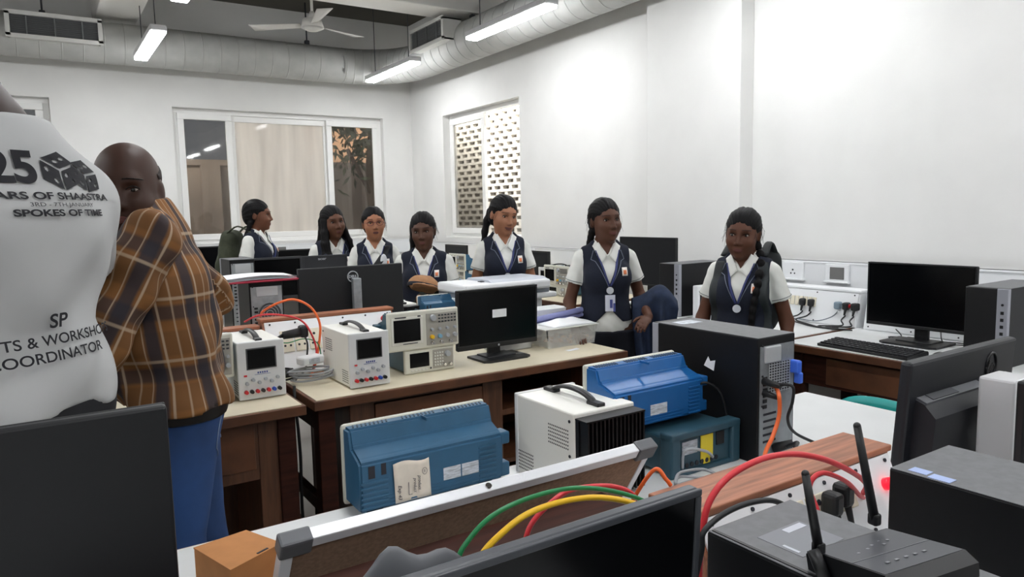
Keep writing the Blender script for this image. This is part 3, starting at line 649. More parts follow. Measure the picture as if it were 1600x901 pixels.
# ================================================================== computers
def tower(label, loc, rz, W, D, H, face='front', strip=True, side=BLACKM, group='desktop computers', psu_top=True, top_labels=False):
    """local front -Y, back at +D"""
    t = thing('desktop_computer', label, 'computer', loc, rz, group)
    MB().bx(-W/2, W/2, .02, D, 0, H, .003).build('case', side, t)
    f = MB().bx(-W/2 - .001, W/2 + .001, 0, .022, 0, H + .001, .004); f.build('front_bezel', BLACKP, t)
    if strip:
        MB().bx(W/2 - .040, W/2 + .0015, -.002, .023, .002, H, .003).build('port_strip', mat('silver_strip', '#9b9da6', .45), t)
        p = MB()
        for i in range(4): p.bx(W/2 - .024, W/2 - .012, -.004, -.001, H*.68 - i*.028, H*.68 - i*.028 + .013, .001)
        p.cyl((W/2 - .018, -.004, H*.80), (W/2 - .018, -.001, H*.80), .005, n=10); p.build('usb_port', BLACKP, t)
    # back plate
    MB().bx(-W/2 + .001, W/2 - .001, .022, D - .001, H, H + .0012, .0004).build('top_glare_panel', mat('glare_grey_steel', '#67686b', .55, noise=.12, nscale=60), t)  # lighter sheet over the case: overhead lamp glare put into its colour
    g = MB().bx(-W/2 + .007, W/2 - .007, D - .001, D + .002, .012, H - .022); bp = g.build('back_plate', SILVER, t)
    if psu_top:
        MB().bx(-W*.06, W*.36, D, D + .008, H*.80, H*.93, .003).build('power_supply_cover', mat('pale_steel', '#c9cdd0', .4, .4), bp)
        m = MB().bx(-W*.34, W*.24, D, D + .003, H*.55, H*.79); m.build('fan_opening', INK, bp)
        w = MB()
        for i in range(9): x = -W*.33 + i*W*.07; w.bx(x, x + .0022, D + .003, D + .005, H*.55, H*.79)
        for i in range(11): z = H*.555 + i*H*.022; w.bx(-W*.34, W*.24, D + .003, D + .005, z, z + .0018)
        w.build('fan_grille', mat('pale_steel', '#c9cdd0'), bp)
    else:
        c = (-.01, D, H*.60); m = MB().cyl((c[0], D, c[2]), (c[0], D + .003, c[2]), W*.34, n=28); m.build('fan_opening', mat('fan_dark', '#4a4e52', .6), bp)
        w = MB()
        for r in (.10, .18, .26, .34): w.tube([(c[0] + W*r*math.cos(a), D + .005, c[2] + W*r*math.sin(a)) for a in [i*math.pi/10 for i in range(21)]], .0016, 5, 1)
        w.build('fan_grille', SILVER, bp)
        MB().bx(-W*.33, W*.30, D, D + .004, H*.82, H*.94, .002).build('power_supply_cover', mat('pale_steel', '#c9cdd0'), bp)
    s = MB()
    for i in range(5): s.bx(W*.02, W*.36, D + .001, D + .0035, H*.16 + i*H*.055, H*.16 + i*H*.055 + .006, .001)
    s.build('expansion_slot', INK, bp)
    s = MB()
    for i in range(6): s.bx(W*.28, W*.38, D + .001, D + .004, H*.44 + i*H*.045, H*.44 + i*H*.045 + .009)
    for z in (.94, .7, .46): s.cyl((W*.40, D, H*z), (W*.40, D + .004, H*z), .003, n=8)
    s.build('rear_port', BLACKP, bp)
    return t
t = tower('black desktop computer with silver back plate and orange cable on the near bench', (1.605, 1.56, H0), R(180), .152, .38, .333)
MB().bx(-.03, .05, .05, .10, .334, .3352).build('top_label', LABEL, t)
MB().prism([(.20, .235), (.235, .225), (.24, .255), (.222, .25), (.215, .262)], .0758, .077).build('torn_sticker', PAPER, t)
b = MB().box((-.062, .392, .245), (.02, .03, .035), .005).box((-.066, .40, .215), (.016, .02, .03), .004); b.build('blue_plug', BLUECONN, t)
MB().cyl((.055, .38, .22), (.05, .43, .215), .010, .007).cyl((.055, .38, .19), (.04, .42, .18), .009, .006).cyl((.01, .38, .03), (-.02, .42, .05), .014, .01).build('black_plug', BLKC, t)
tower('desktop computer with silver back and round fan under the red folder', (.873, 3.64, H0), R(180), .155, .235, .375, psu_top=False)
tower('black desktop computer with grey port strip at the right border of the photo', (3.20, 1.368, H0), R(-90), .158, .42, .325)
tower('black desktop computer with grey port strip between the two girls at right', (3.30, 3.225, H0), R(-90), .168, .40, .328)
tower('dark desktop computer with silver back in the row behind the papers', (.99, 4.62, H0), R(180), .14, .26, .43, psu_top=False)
def neartower(label, loc, W, D, H):
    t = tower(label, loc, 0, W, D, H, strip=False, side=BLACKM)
    return t
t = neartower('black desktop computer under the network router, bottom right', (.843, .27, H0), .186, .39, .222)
MB().bx(-.088, -.083, .03, .385, .223, .2245).build('top_seam', BLACKP, t)
rl = MB().bx(-.055, .035, .265, .335, .2232, .2238).build('rating_label', mat('grey_label', '#77797f', .5), t); MB().bx(-.01, .03, .318, .330, .2238, .2242).bx(-.05, -.045, .275, .30, .2238, .2242).build('label_print', mat('pale_print', '#b9bcc6', .5), rl)
MB().bx(-.06, -.025, .155, .19, .2232, .2240).build('blue_label', mat('pale_blue_label', '#9fb0d8', .6), t); MB().bx(-.083, -.062, .155, .185, .2232, .2240).build('white_label', PAPER, t)
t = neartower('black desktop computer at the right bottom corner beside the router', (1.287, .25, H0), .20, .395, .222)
MB().bx(-.088, -.065, .34, .37, .2232, .2240).bx(-.095, -.072, .30, .335, .2232, .2240).build('blue_label', mat('pale_blue_label', '#9fb0d8'), t)
# white computer case seen behind the corner computer
t = thing('computer_case', 'narrow white computer case standing near the right border of the photo', 'computer', (1.888, .705, H0))
MB().box((0, .05, .131), (.10, .08, .262), .006).build('case', mat('dull_white_case', '#c8c8ca', .45), t); MB().box((0, .006, .133), (.104, .012, .266), .004).build('front_bezel', WHITEP, t); MB().bx(-.03, .03, -.001, .001, .24, .25).build('drive_slot', DGREY, t)
# network router
t = thing('network_router', 'black network router with two upright antennas on the desktop computer', 'router', (.824, .440, 1.006), R(-9))
MB(Matrix.Rotation(R(-13), 4, 'X')).prism([(-.062, .0), (-.064, .016), (-.05, .028), (.055, .036), (.062, .030), (.062, .004)], -.068, .068).build('router_body', BLACKP, t)
MB(Matrix.Rotation(R(-13), 4, 'X')).grid(lambda a, b: Vector((-.066 + .132*a, -.049 + .10*b, .0286 + .0078*b)), 2, 2, .0008, False).build('router_lid', mat('lid_grey', '#3f4146', .45), t)
ic = MB(Matrix.Rotation(R(-13), 4, 'X'))
for i in range(5): ic.box((-.035 + i*.0155, -.028, .0312), (.005, .0035, .0006))
for i, (x, y) in enumerate(((-.034, .012), (-.014, .016), (.0, .022), (.018, .028), (.012, .014), (.028, .022))): ic.box((x, y, .0334 + .0006*i*.5), (.0038, .0035, .0006))
ic.build('status_icon', mat('icon_grey', '#8a8c90', .5), t)
MB(Matrix.Rotation(R(-13), 4, 'X')).box((0, -.006, .0322), (.13, .0012, .0008)).build('lid_seam', mat('seam_grey', '#6a6c70'), t)
for i, (p0, p1) in enumerate((((-.066, .05, .03), (-.085, .055, .125)), ((.045, .062, .04), (.018, .07, .165)))):
    a = MB().cyl(p0, p1, .0062, .0048, 12).sph(p1, .0048).box(p0, (.012, .014, .016), .003); a.build('antenna', BLACKP, t)
MB().cyl((-.075, .03, .0), (-.075, .05, .03), .008, n=10).build('antenna_hinge', BLACKP, t)

# ================================================================== small things on the benches
t = thing('keyboard', 'black keyboard lying on the right wall bench before the monitor', 'keyboard', (3.17, 1.83, H0), R(-94))
MB().prism([(-.075, 0), (-.078, .012), (.07, .026), (.078, .02), (.078, 0)], -.225, .225).build('keyboard_body', BLACKP, t)
k = MB()
for r_i in range(5):
    for c in range(19): k.box((-.208 + c*.0231, -.056 + r_i*.026, .0165 + r_i*.0026), (.019, .020, .007), .002)
k.build('keycap', mat('keycap_black', '#1e1f23', .5), t)
t = thing('computer_mouse', 'small black mouse at the near end of the keyboard', 'mouse', (3.215, 1.545, H0), R(-80)); MB().sph((0, 0, .012), (.03, .05, .02)).build('mouse_body', BLACKP, t)
t['label'] = 'small black mouse at the near end of the keyboard'
t = thing('framed_board', 'aluminium framed board leaning over the cables, brown back showing', 'board', (.67, 1.0, 0))
yt, zt, yb, zb = .085, .952, .185, .788
ang = math.atan2(zt - zb, yt - yb); L = math.hypot(zt - zb, yt - yb)
q = T(0, yb, zb) @ Matrix.Rotation(ang - math.pi/2, 4, 'X')     # local z runs up the board
MB(q).bx(-.385, .385, -.004, .006, 0, L - .004).build('hardboard_back', HARDB, t)
MB(q).bx(-.37, .345, -.010, .012, L - .016, L + .006, .002).bx(-.37, .345, -.010, .012, -.004, .014, .002).bx(-.392, -.372, -.010, .012, .02, L - .03, .002).bx(.376, .392, -.006, .010, .02, L - .03, .002).build('aluminium_frame', ALU, t)
for x in (-1, 1): MB(q).box((x*.370, .001, L - .009), (.052, .028, .036), .004).build('corner_cap', GREYP, t)
MB(q).cyl((-.02, .0, L + .004), (-.02, .0, L + .010), .006, n=12).build('frame_screw', CHROME, t)
t = thing('cardboard_box', 'small plain brown cardboard box at the left end of the framed board', 'box', (.245, 1.22, H0), 0)
P = [(.183-.245, 1.271-1.22), (.272-.245, 1.288-1.22), (.309-.245, 1.2-1.22), (.216-.245, 1.153-1.22)]
MB().prism(P, 0, .118, 'z').build('carton', CARD, t)
MB().prism([(P[0][0]-.001, P[0][1]), (P[1][0], P[1][1]+.001), (P[2][0]+.001, P[2][1]), (P[3][0], P[3][1]-.001)], .118, .1205, 'z').build('lid_flap', CARD, t)
MB().box(((P[2][0]+P[3][0])/2 + .012, (P[2][1]+P[3][1])/2 + .012, .1208), (.022, .004, .0012), rot=Matrix.Rotation(R(27), 4, 'Z')).build('lid_slot', INK, t)
# blue stand with yellow cone
t = thing('marker_cone', 'small yellow cone on a blue base behind the corner computer', 'cone', (2.215, .98, H0)); MB().box((0, 0, .01), (.13, .09, .02), .005).build('cone_base', mat('sky_blue_plastic', '#3c8fe0', .4), t); MB().cyl((.01, 0, .02), (.01, 0, .035), .02, .017).build('cone_band', WHITEP, t); MB().cyl((.01, 0, .035), (.01, 0, .11), .017, .003).build('cone_tip', mat('amber_plastic', '#e8a832', .4), t)
# printer
t = thing('printer', 'white multifunction printer behind the black monitor on the middle bench', 'printer', (2.14, 3.40, H0))
PW = WHITEP
MB().bx(-.26, .26, -.10, .20, 0, .13, .008).build('printer_body', PW, t)
MB().bx(-.26, -.06, -.08, .2, .13, .19, .004).bx(.20, .26, -.06, .18, .13, .19, .006).build('side_pillar', PW, t)
MB().bx(-.06, .20, -.02, .18, .13, .19).build('output_bay', DGREY, t)
MB().bx(-.27, .33, -.11, .20, .185, .215, .008).build('output_tray', PW, t)
MB().bx(-.27, .29, -.09, .20, .215, .240, .003).build('scanner_gap', mat('gap_grey', '#7d828a', .5), t)
MB().bx(-.28, .28, -.12, .20, .240, .292, .012).build('scanner_lid', PW, t)
MB().prism([(-.10, .292), (-.06, .305), (.16, .305), (.18, .292)], -.10, .27).build('document_feeder', mat('grey_white_lid', '#b9bec8', .5), t)
MB().bx(-.12, -.02, -.02, .02, .2915, .296).build('feeder_slot', INK, t)
t = thing('carton', 'white carton with blue print in front of the printer', 'box', (2.24, 3.10, H0)); MB().box((0, 0, .08), (.24, .14, .16), .002).build('carton_body', WHITEP, t)
MB().cyl((-.085, -.0705, .05), (-.085, -.0715, .05), .022, n=20).build('printed_ring', BLUEINK, t); text('printed_word', 'Handle', .016, BLUEINK, t, T(.03, -.0712, .085) @ FRONT) if 0 else MB().bx(.0, .06, -.0712, -.07, .07, .082).build('printed_mark', mat('light_blue_ink', '#8d9cd0', .6), t)
MB().cyl((.10, -.0705, .135), (.10, -.0715, .135), .006, n=10).build('seal', PAPER, t)
CLEAR = bpy.data.materials.new('cloudy_plastic'); CLEAR.use_nodes = True
b_ = CLEAR.node_tree.nodes['Principled BSDF']; b_.inputs['Base Color'].default_value = (.82, .82, .80, 1); b_.inputs['Alpha'].default_value = .28; b_.inputs['Roughness'].default_value = .25
t = thing('storage_tub', 'cloudy plastic storage tub full of parts at the right end of the middle bench', 'tub', (2.20, 2.90, H0))
MB().prism([(-.145, .002), (.145, .002), (.168, .094), (.162, .094), (.14, .006), (-.14, .006), (-.162, .094), (-.168, .094)], -.085, .085, 'y').bx(-.146, .146, -.088, -.084, .0, .092).bx(-.146, .146, .084, .088, .0, .092).build('tub_wall', CLEAR, t)
MB().bx(-.172, .172, -.094, .094, .092, .098, .002).build('tub_rim', mat('milky_rim', '#d4d5d2', .4), t)
pm = MB()
for i in range(34): pm.box((rnd.uniform(-.12, .12), rnd.uniform(-.06, .06), .012 + rnd.random()*.03), (rnd.uniform(.02, .05), rnd.uniform(.01, .03), rnd.uniform(.01, .02)), .002, Matrix.Rotation(rnd.uniform(0, 3), 4, 'Z'))
tag(pm.build('loose_parts', mat('mixed_parts', '#a0795a', .7, noise=.6, nscale=50, col2='#5a6670'), t), kind='stuff')
t = thing('plastic_bag', 'crumpled white plastic bag lying on the storage tub', 'bag', (2.23, 2.90, H0 + .099))
MB().grid(lambda a, b: Vector(((a-.5)*.27, (b-.5)*.16, .026*math.sin(a*math.pi)**.6*math.sin(b*math.pi)**.6 + .007*math.sin(a*17+b*5)*math.sin(b*11+2)*math.sin(a*math.pi)*math.sin(b*math.pi) + .001)), 30, 20, .0015).build('bag_film', mat('white_film', '#eef0f2', .3), t)
t = thing('paper_roll', 'lavender rolled sheets lying slanted behind the plastic bag', 'roll', (2.2, 3.0, .90)); 
MB().cyl((-.20, 0, -.01), (.17, -.06, .035), .014, n=14).cyl((-.20, .02, -.028), (.185, -.04, .006), .014, n=14).build('rolled_sheet', mat('lavender_sheet', '#8a8fc0', .6), t)
t = thing('plastic_box', 'white plastic box behind the base of the stickered monitor', 'box', (1.905, 2.95, H0)); MB().box((0, 0, .05), (.21, .12, .10), .008).build('box_body', mat('dull_white', '#c9ccce', .4), t); MB().box((0, 0, .101), (.215, .125, .012), .004).build('box_lid', WHITEP, t)
t = thing('paper_scrap', 'white paper scrap on the cream bench near its right end', 'paper', (2.13, 2.72, H0)); MB().grid(lambda a, b: Vector(((a-.5)*.07, (b-.5)*.03, .001 + .003*a*a)), 5, 4, .0004).build('sheet', PAPER, t)
t = thing('ring_binder', 'red folder lying on the silver backed computer', 'folder', (.85, 3.50, H0 + .377), R(4)); MB().box((0, 0, .004), (.36, .26, .006), .002).box((.0, 0, .0), (.34, .25, .003)).build('folder_cover', mat('crimson_card', '#b3324a', .6), t)
pp = thing('paper_stack', 'stack of white papers lying on the red folder', 'papers', (.84, 3.49, H0 + .3845), R(4))
for i in range(4): MB().grid(lambda a, b: Vector(((a-.5)*.33 + rnd.uniform(-.002, .002), (b-.5)*.23, .004*i + .006*math.sin(a*3.1)*(1 + i*.2) + .002*math.sin(b*7 + i))), 10, 6, .0006).build('sheet', PAPER, pp)
t = thing('bench_instrument', 'white bench instrument behind the elbow of the plaited girl', 'instrument', (3.36, 3.045, H0)); MB().bx(-.02, .20, -.02, .02, 0, .2, .004).build('casing', WHITEP, t); MB().bx(.0, .19, -.022, -.02, .01, .16).build('dark_front', BLACKP, t)
t = thing('mains_adapter', 'white mains adapter on coiled cables between the two cream benches', 'adapter', (.905, 2.90, .865), R(15)); MB().box((0, 0, 0), (.10, .06, .035), .008).build('adapter_body', WHITEP, t); MB().box((0, -.0305, 0), (.05, .001, .02)).build('adapter_label', LABEL, t)

# plastic chair, only the top of its back shows
t = thing('plastic_chair', 'teal plastic chair standing between the near bench and the wall bench', 'chair', (2.60, 1.56, 0), R(-90))
TEALC = mat('teal_plastic', '#14948f', .4)
MB().box((0, 0, .42), (.40, .38, .02), .008).build('seat', TEALC, t)
MB().grid(lambda a, b: Vector(((a-.5)*.36, .17 + .04*b - .05*(2*a-1)**2*0 + .03*math.cos((a-.5)*3), 0.44 + b*(.222 - .035*(2*a-1)**4))), 14, 8, .012).build('backrest', TEALC, t)
for sx in (-1, 1):
    for sy in (-1, 1): MB().cyl((sx*.17, sy*.16, .42), (sx*.20, sy*.2, 0), .014, n=10).build('leg', SILVER, t)

# ------------------------------------------------------------------ cables
def cable(label, pts, r, m, cat='cable', group=None, sub=8):
    o = MB().tube(pts, r, 8, sub).build('cable', m); return tag(o, label, cat, group)
cable('green cable arching highest over the dark socket box', [(.395, .74, .915), (.396, .74, .98), (.399, .74, 1.03), (.417, .74, 1.054), (.45, .74, 1.074), (.499, .74, 1.083), (.561, .74, 1.082), (.616, .74, 1.07), (.675, .74, 1.047), (.715, .74, 1.024), (.751, .745, .99), (.78, .77, .93), (.79, .80, .89)], .0033, GREENC)
cable('yellow cable arching below the green one', [(.40, .73, .92), (.408, .73, 1.0), (.426, .73, 1.032), (.453, .73, 1.051), (.492, .73, 1.067), (.542, .73, 1.071), (.602, .73, 1.064), (.66, .73, 1.045), (.702, .735, 1.021), (.735, .745, .99), (.76, .78, .90)], .0042, YELC)
cable('short red cable rising behind the yellow one', [(.532, .80, .92), (.535, .80, .96), (.538, .8, .989), (.549, .8, 1.014), (.577, .8, 1.034), (.612, .8, 1.047), (.654, .8, 1.045), (.704, .8, 1.033), (.743, .8, 1.01), (.78, .81, .96), (.80, .83, .89)], .0038, REDC)
cable('thick red cable making the large arc before the reddish wood', [(.800, .72, .86), (.803, .72, .92), (.809, .72, .969), (.826, .72, 1.01), (.869, .72, 1.037), (.945, .72, 1.048), (1.028, .72, 1.039), (1.119, .72, 1.01), (1.219, .73, .962), (1.30, .75, .915), (1.36, .79, .87)], .0052, REDC)
cable('red cable making the small arc beside the router antennas', [(1.098, .70, .86), (1.10, .72, .92), (1.105, .74, .953), (1.117, .74, .973), (1.151, .74, .973), (1.233, .75, .935), (1.31, .77, .885), (1.36, .79, .86)], .0045, REDC)
cable('black cable arching low behind the near computer', [(.782, .71, .90), (.785, .70, .95), (.789, .7, .976), (.831, .7, .992), (.89, .7, .995), (.952, .7, .983), (1.0, .70, .95), (1.02, .70, .90)], .0045, BLKC)
cable('short orange cable end over the left end of the reddish wood', [(.952, .925, .938), (.945, .93, .95), (.935, .95, .965), (.92, .99, .90), (.93, 1.05, .80)], .004, ORC)
cable('orange cable hanging down the back of the black computer', [(1.58, 1.175, .985), (1.565, 1.15, .985), (1.55, 1.13, .965), (1.55, 1.13, .918), (1.52, 1.125, .873), (1.47, 1.11, .84), (1.43, 1.08, .81), (1.40, 1.03, .788)], .0055, ORC)
cable('black cable looping down beside the orange one to the bench', [(1.552, 1.14, .998), (1.56, 1.10, 1.0), (1.562, 1.10, .96), (1.558, 1.11, .915), (1.60, 1.12, .869), (1.69, 1.12, .823), (1.76, 1.1, .788)], .004, BLKC)
cable('second black cable from the computer back to the socket box', [(1.585, 1.13, .83), (1.57, 1.09, .855), (1.52, 1.06, .86), (1.47, 1.04, .83), (1.42, 1.02, .79)], .005, BLKC)
cable('black power cable behind the vivid blue oscilloscope', [(1.455, 1.33, .97), (1.47, 1.30, .985), (1.50, 1.28, .96), (1.515, 1.27, .90), (1.515, 1.27, .85)], .0035, BLKC)
for i, (x, z) in enumerate(((1.23, .885), (1.265, .895))):
    p = thing('power_plug', ['black plug in the lit socket box, left of two', 'black plug in the lit socket box, right of two'][i], 'plug', (x, .775, z), R(0), 'plugs in the lit socket box')
    MB().box((0, 0, 0), (.03, .035, .045), .008).cyl((0, -.01, -.02), (0, -.02, -.055), .007, .005).build('plug_body', BLKC, p)
cable('thin black cable from the plugs down past the router', [(1.23, .755, .83), (1.24, .72, .81), (1.19, .70, .80), (1.12, .68, .80)], .0025, BLKC)
cable('orange cable looping over the socket box on the middle bench', [(.78, 3.16, 1.03), (.764, 3.04, 1.066), (.81, 2.98, 1.101), (.876, 2.98, 1.109), (.941, 2.975, 1.071), (.973, 2.965, .999), (.96, 2.955, .905), (.935, 2.94, .83), (.90, 2.9, .79)], .005, ORC)
cable('red cable lying over the socket box below the orange one', [(.70, 3.1, 1.02), (.735, 3.0, 1.055), (.815, 2.965, 1.052), (.892, 2.96, 1.023), (.929, 2.95, .966), (.945, 2.94, .89), (.92, 2.92, .82)], .004, REDC)
p = thing('power_plug', 'large black plug in the socket box beside the orange cable', 'plug', (.86, 2.985, .965)); MB().cyl((-.04, -.01, 0), (.03, -.012, .006), .016, .020, 14).box((.045, -.005, .008), (.035, .05, .05), .010).cyl((-.04, -.01, 0), (-.08, -.015, -.015), .009, .005).build('plug_body', BLKC, p)
cable('black cable hanging from the large black plug', [(.905, 2.975, .96), (.908, 2.94, .93), (.905, 2.94, .88), (.89, 2.93, .82), (.84, 2.90, .79)], .004, BLKC)
cable('green wire behind the large black plug', [(.78, 2.975, .95), (.83, 2.96, .935), (.90, 2.955, .945), (.955, 2.95, .92), (.965, 2.94, .85)], .0022, GREENC)
def coil(label, c, rx, ry, n, m, r=.004, zs=.006, seed=1):
    q = random.Random(seed); pts = []
    for i in range(n * 8):
        a = i * math.pi / 4; f = 1 + q.uniform(-.18, .18)
        pts.append((c[0] + rx*f*math.cos(a), c[1] + ry*f*math.sin(a), c[2] + i*zs/8 + q.uniform(0, .006)))
    return cable(label, pts, r, m, sub=4)
coil('coil of grey cable in the gap between the cream benches', (.90, 2.86, .788), .085, .05, 4, GRYC, .0045, .012, 2)
coil('coil of black cable on the left bench beside the power supply', (.80, 2.93, .79), .05, .05, 4, BLKC, .004, .011, 5)
coil('bundle of pale cable beside the teal instrument on the near bench', (1.245, 1.12, .785), .07, .05, 4, GRYC, .0035, .011, 8)
for i, y in enumerate((2.555, 2.50, 2.285, 2.235)):
    g = 'plugs in the white wall bench panel'
    p = thing('power_plug', ['black plug, leftmost in the white panel beside the plaited girl', 'black plug, second from the left in the white panel', 'black plug, second from the right in the white panel', 'black plug, rightmost in the white panel by the monitor'][i], 'plug', (3.712, y, .895), R(-90), g)
    MB().box((0, 0, 0), (.036, .045, .042), .009).cyl((0, -.012, -.015), (0, -.022, -.05), .008, .005).build('plug_body', BLKC, p)
    cable(['black cable hanging from the leftmost plug of the white panel', 'black cable hanging from the second plug of the white panel', 'black cable hanging from the third plug of the white panel', 'black cable hanging from the rightmost plug of the white panel'][i], [(3.72, y, .85), (3.68, y + .01, .82), (3.65, y + .06*(1 if i < 2 else -.2), .795), (3.6, 2.48 - .05*i, .786), (3.56, 2.36 - .03*i, .786), (3.60, 2.30 - .04*i, .786)], .004, BLKC)
p = thing('power_plug', 'grey plug in the middle of the white panel', 'plug', (3.712, 2.335, .895), R(-90)); MB().box((0, 0, 0), (.036, .045, .042), .009).build('plug_body', mat('blue_grey_plug', '#7a8c98', .5), p)
cable('grey cable drooping from the grey plug across the panel', [(3.72, 2.335, .87), (3.69, 2.36, .83), (3.665, 2.44, .80), (3.66, 2.56, .80), (3.64, 2.65, .79)], .003, mat('blue_grey_cable', '#6d7780', .5))
cable('thin black cable curling beside the monitor base on the wall bench', [(3.66, 1.98, .81), (3.62, 1.93, .784), (3.56, 1.96, .784), (3.52, 1.90, .784), (3.56, 1.84, .784), (3.62, 1.72, .784), (3.66, 1.60, .784)], .003, BLKC)
cable('black cable running from the monitor base towards the computer', [(3.62, 1.74, .83), (3.58, 1.70, .784), (3.62, 1.60, .784), (3.60, 1.52, .784)], .003, BLKC)
cable('orange cable on the wall bench at the right border of the photo', [(3.02 + .08, 1.15, .786), (3.12, 1.05, .80), (3.18, .95, .79)], .005, ORC)
cable('black cable hanging down between the two cream benches', [(.79, 2.75, .80), (.782, 2.72, .74), (.785, 2.70, .55), (.79, 2.72, .25), (.85, 2.75, .02)], .006, BLKC)
# ================================================================== people (smooth blended solids turned into one skin)
def V3(*a): return np.array(a, float)
def cap(a, b, ra, rb=None, k=.02, op='u'): return ('c', V3(*a), V3(*b), ra, ra if rb is None else rb, k, op)
def ell(c, r, Rm=None, k=.02, op='u'): return ('e', V3(*c), V3(*r), np.eye(3) if Rm is None else Rm, k, op)
def inflate(p, d):
    return ('c', p[1], p[2], p[3] + d, p[4] + d, p[5], p[6]) if p[0] == 'c' else ('e', p[1], p[2] + d, p[3], p[4], p[5])
def pdist(p, P):
    if p[0] == 'c':
        a, b = p[1], p[2]; ab = b - a; l = ab @ ab + 1e-12; q = P - a
        t = np.clip(q @ ab / l, 0, 1); d = q - t[..., None] * ab
        return np.sqrt((d * d).sum(-1)) - (p[3] + (p[4] - p[3]) * t)
    q = (P - p[1]) @ p[3]; k0 = np.sqrt(((q / p[2]) ** 2).sum(-1)) + 1e-9; k1 = np.sqrt(((q / p[2] ** 2) ** 2).sum(-1)) + 1e-9
    return k0 * (k0 - 1) / k1
def combine(f, d, k, op):
    if op == 's':
        h = np.clip(.5 + .5 * (f + d) / k, 0, 1); return np.maximum(f, -d) + k * .25 * np.maximum(0, 1 - np.abs(f + d) / k) ** 2
    return np.minimum(f, d) - k * .25 * np.maximum(0, 1 - np.abs(f - d) / k) ** 2
def bbox(p):
    if p[0] == 'c':
        r = max(p[3], p[4]); return np.minimum(p[1], p[2]) - r, np.maximum(p[1], p[2]) + r
    e = np.sqrt(((p[3] * p[2]) ** 2).sum(1)); return p[1] - e, p[1] + e
def evaluate(prims, P):
    f = np.full(P.shape[:-1], 9.)
    for p in prims: f = combine(f, pdist(p, P), p[-2], p[-1])
    return f
class Grid:
    def __init__(s, prims_sets, h, pad=.03, lo=None, hi=None):
        B = [bbox(p) for ps in prims_sets for p in ps if p[-1] == 'u']
        s.h = h; s.lo = (np.min([b[0] for b in B], 0) if lo is None else lo) - pad; s.hi = (np.max([b[1] for b in B], 0) if hi is None else hi) + pad
        s.n = np.ceil((s.hi - s.lo) / h).astype(int) + 1
        s.ax = [s.lo[i] + h * np.arange(s.n[i]) for i in range(3)]
    def X(s): return s.ax[0][:, None, None], s.ax[1][None, :, None], s.ax[2][None, None, :]
    def field(s, prims):
        f = np.full(s.n, 1.)
        for p in prims:
            a, b = bbox(p); m = p[-2] + 3 * s.h
            i0 = np.maximum(0, np.floor((a - m - s.lo) / s.h).astype(int)); i1 = np.minimum(s.n, np.ceil((b + m - s.lo) / s.h).astype(int) + 1)
            if (i1 <= i0).any(): continue
            sl = tuple(slice(i0[i], i1[i]) for i in range(3))
            P = np.stack(np.meshgrid(*[s.ax[i][sl[i]] for i in range(3)], indexing='ij'), -1)
            f[sl] = combine(f[sl], pdist(p, P), p[-2], p[-1])
        return f
    def mesh(s, f, name, m, parent, attr=None):
        neg = f < 0; n = s.n - 1
        cnt = np.zeros(n, np.int16); off = [(i, j, k) for i in (0, 1) for j in (0, 1) for k in (0, 1)]
        for i, j, k in off: cnt += neg[i:i + n[0], j:j + n[1], k:k + n[2]]
        act = (cnt > 0) & (cnt < 8); idx = -np.ones(n, np.int64); A = np.argwhere(act); idx[act] = np.arange(len(A))
        acc = np.zeros((len(A), 3)); w = np.zeros(len(A))
        for a in range(3):
            b, c = [q for q in range(3) if q != a]
            for u in (0, 1):
                for v in (0, 1):
                    o0 = np.zeros(3, int); o0[b] = u; o0[c] = v; o1 = o0.copy(); o1[a] = 1
                    f0 = f[tuple((A + o0).T)]; f1 = f[tuple((A + o1).T)]; x = (f0 < 0) != (f1 < 0)
                    t = np.where(x, f0 / (f0 - f1 + 1e-12), 0); pos = np.tile(o0, (len(A), 1)).astype(float); pos[:, a] = t
                    acc[x] += pos[x]; w[x] += 1
        P = s.lo + (A + acc / np.maximum(w, 1)[:, None]) * s.h
        F = []
        for a in range(3):
            b, c = (a + 1) % 3, (a + 2) % 3
            s0 = [slice(None)] * 3; s1 = [slice(None)] * 3; s0[a] = slice(0, -1); s1[a] = slice(1, None)
            x = neg[tuple(s0)] != neg[tuple(s1)]; E_ = np.argwhere(x)
            E_ = E_[(E_[:, b] > 0) & (E_[:, c] > 0) & (E_[:, b] < n[b]) & (E_[:, c] < n[c]) & (E_[:, a] < n[a])]
            fl = neg[tuple(s0)][tuple(E_.T)]
            q = []
            for db, dc in ((0, 0), (-1, 0), (-1, -1), (0, -1)):
                e = E_.copy(); e[:, b] += db; e[:, c] += dc; q.append(idx[tuple(e.T)])
            q = np.stack(q, 1); q[~fl] = q[~fl][:, ::-1]; q = q[(q >= 0).all(1)]; F.append(q)
        F = np.concatenate(F)
        me = bpy.data.meshes.new(name); me.from_pydata(P.tolist(), [], F.tolist()); me.update()
        me.polygons.foreach_set('use_smooth', [True] * len(me.polygons))
        if attr is not None:
            at_ = me.attributes.new('cloth_uv', 'FLOAT_VECTOR', 'POINT'); at_.data.foreach_set('vector', attr(P).astype(np.float32).ravel())
        me.materials.append(m); o = bpy.data.objects.new(name, me); COL.objects.link(o); o.parent = parent; return o
def rot3(yaw=0, pitch=0, roll=0):
    return np.array((Matrix.Rotation(R(yaw), 3, 'Z') @ Matrix.Rotation(R(pitch), 3, 'X') @ Matrix.Rotation(R(roll), 3, 'Y')))
def xform(p, Rm, t, s):
    if p[0] == 'c': return ('c', Rm @ (p[1] * s) + t, Rm @ (p[2] * s) + t, p[3] * s, p[4] * s, p[5] * s, p[6])
    return ('e', Rm @ (p[1] * s) + t, p[2] * s, Rm @ p[3], p[4] * s, p[5])
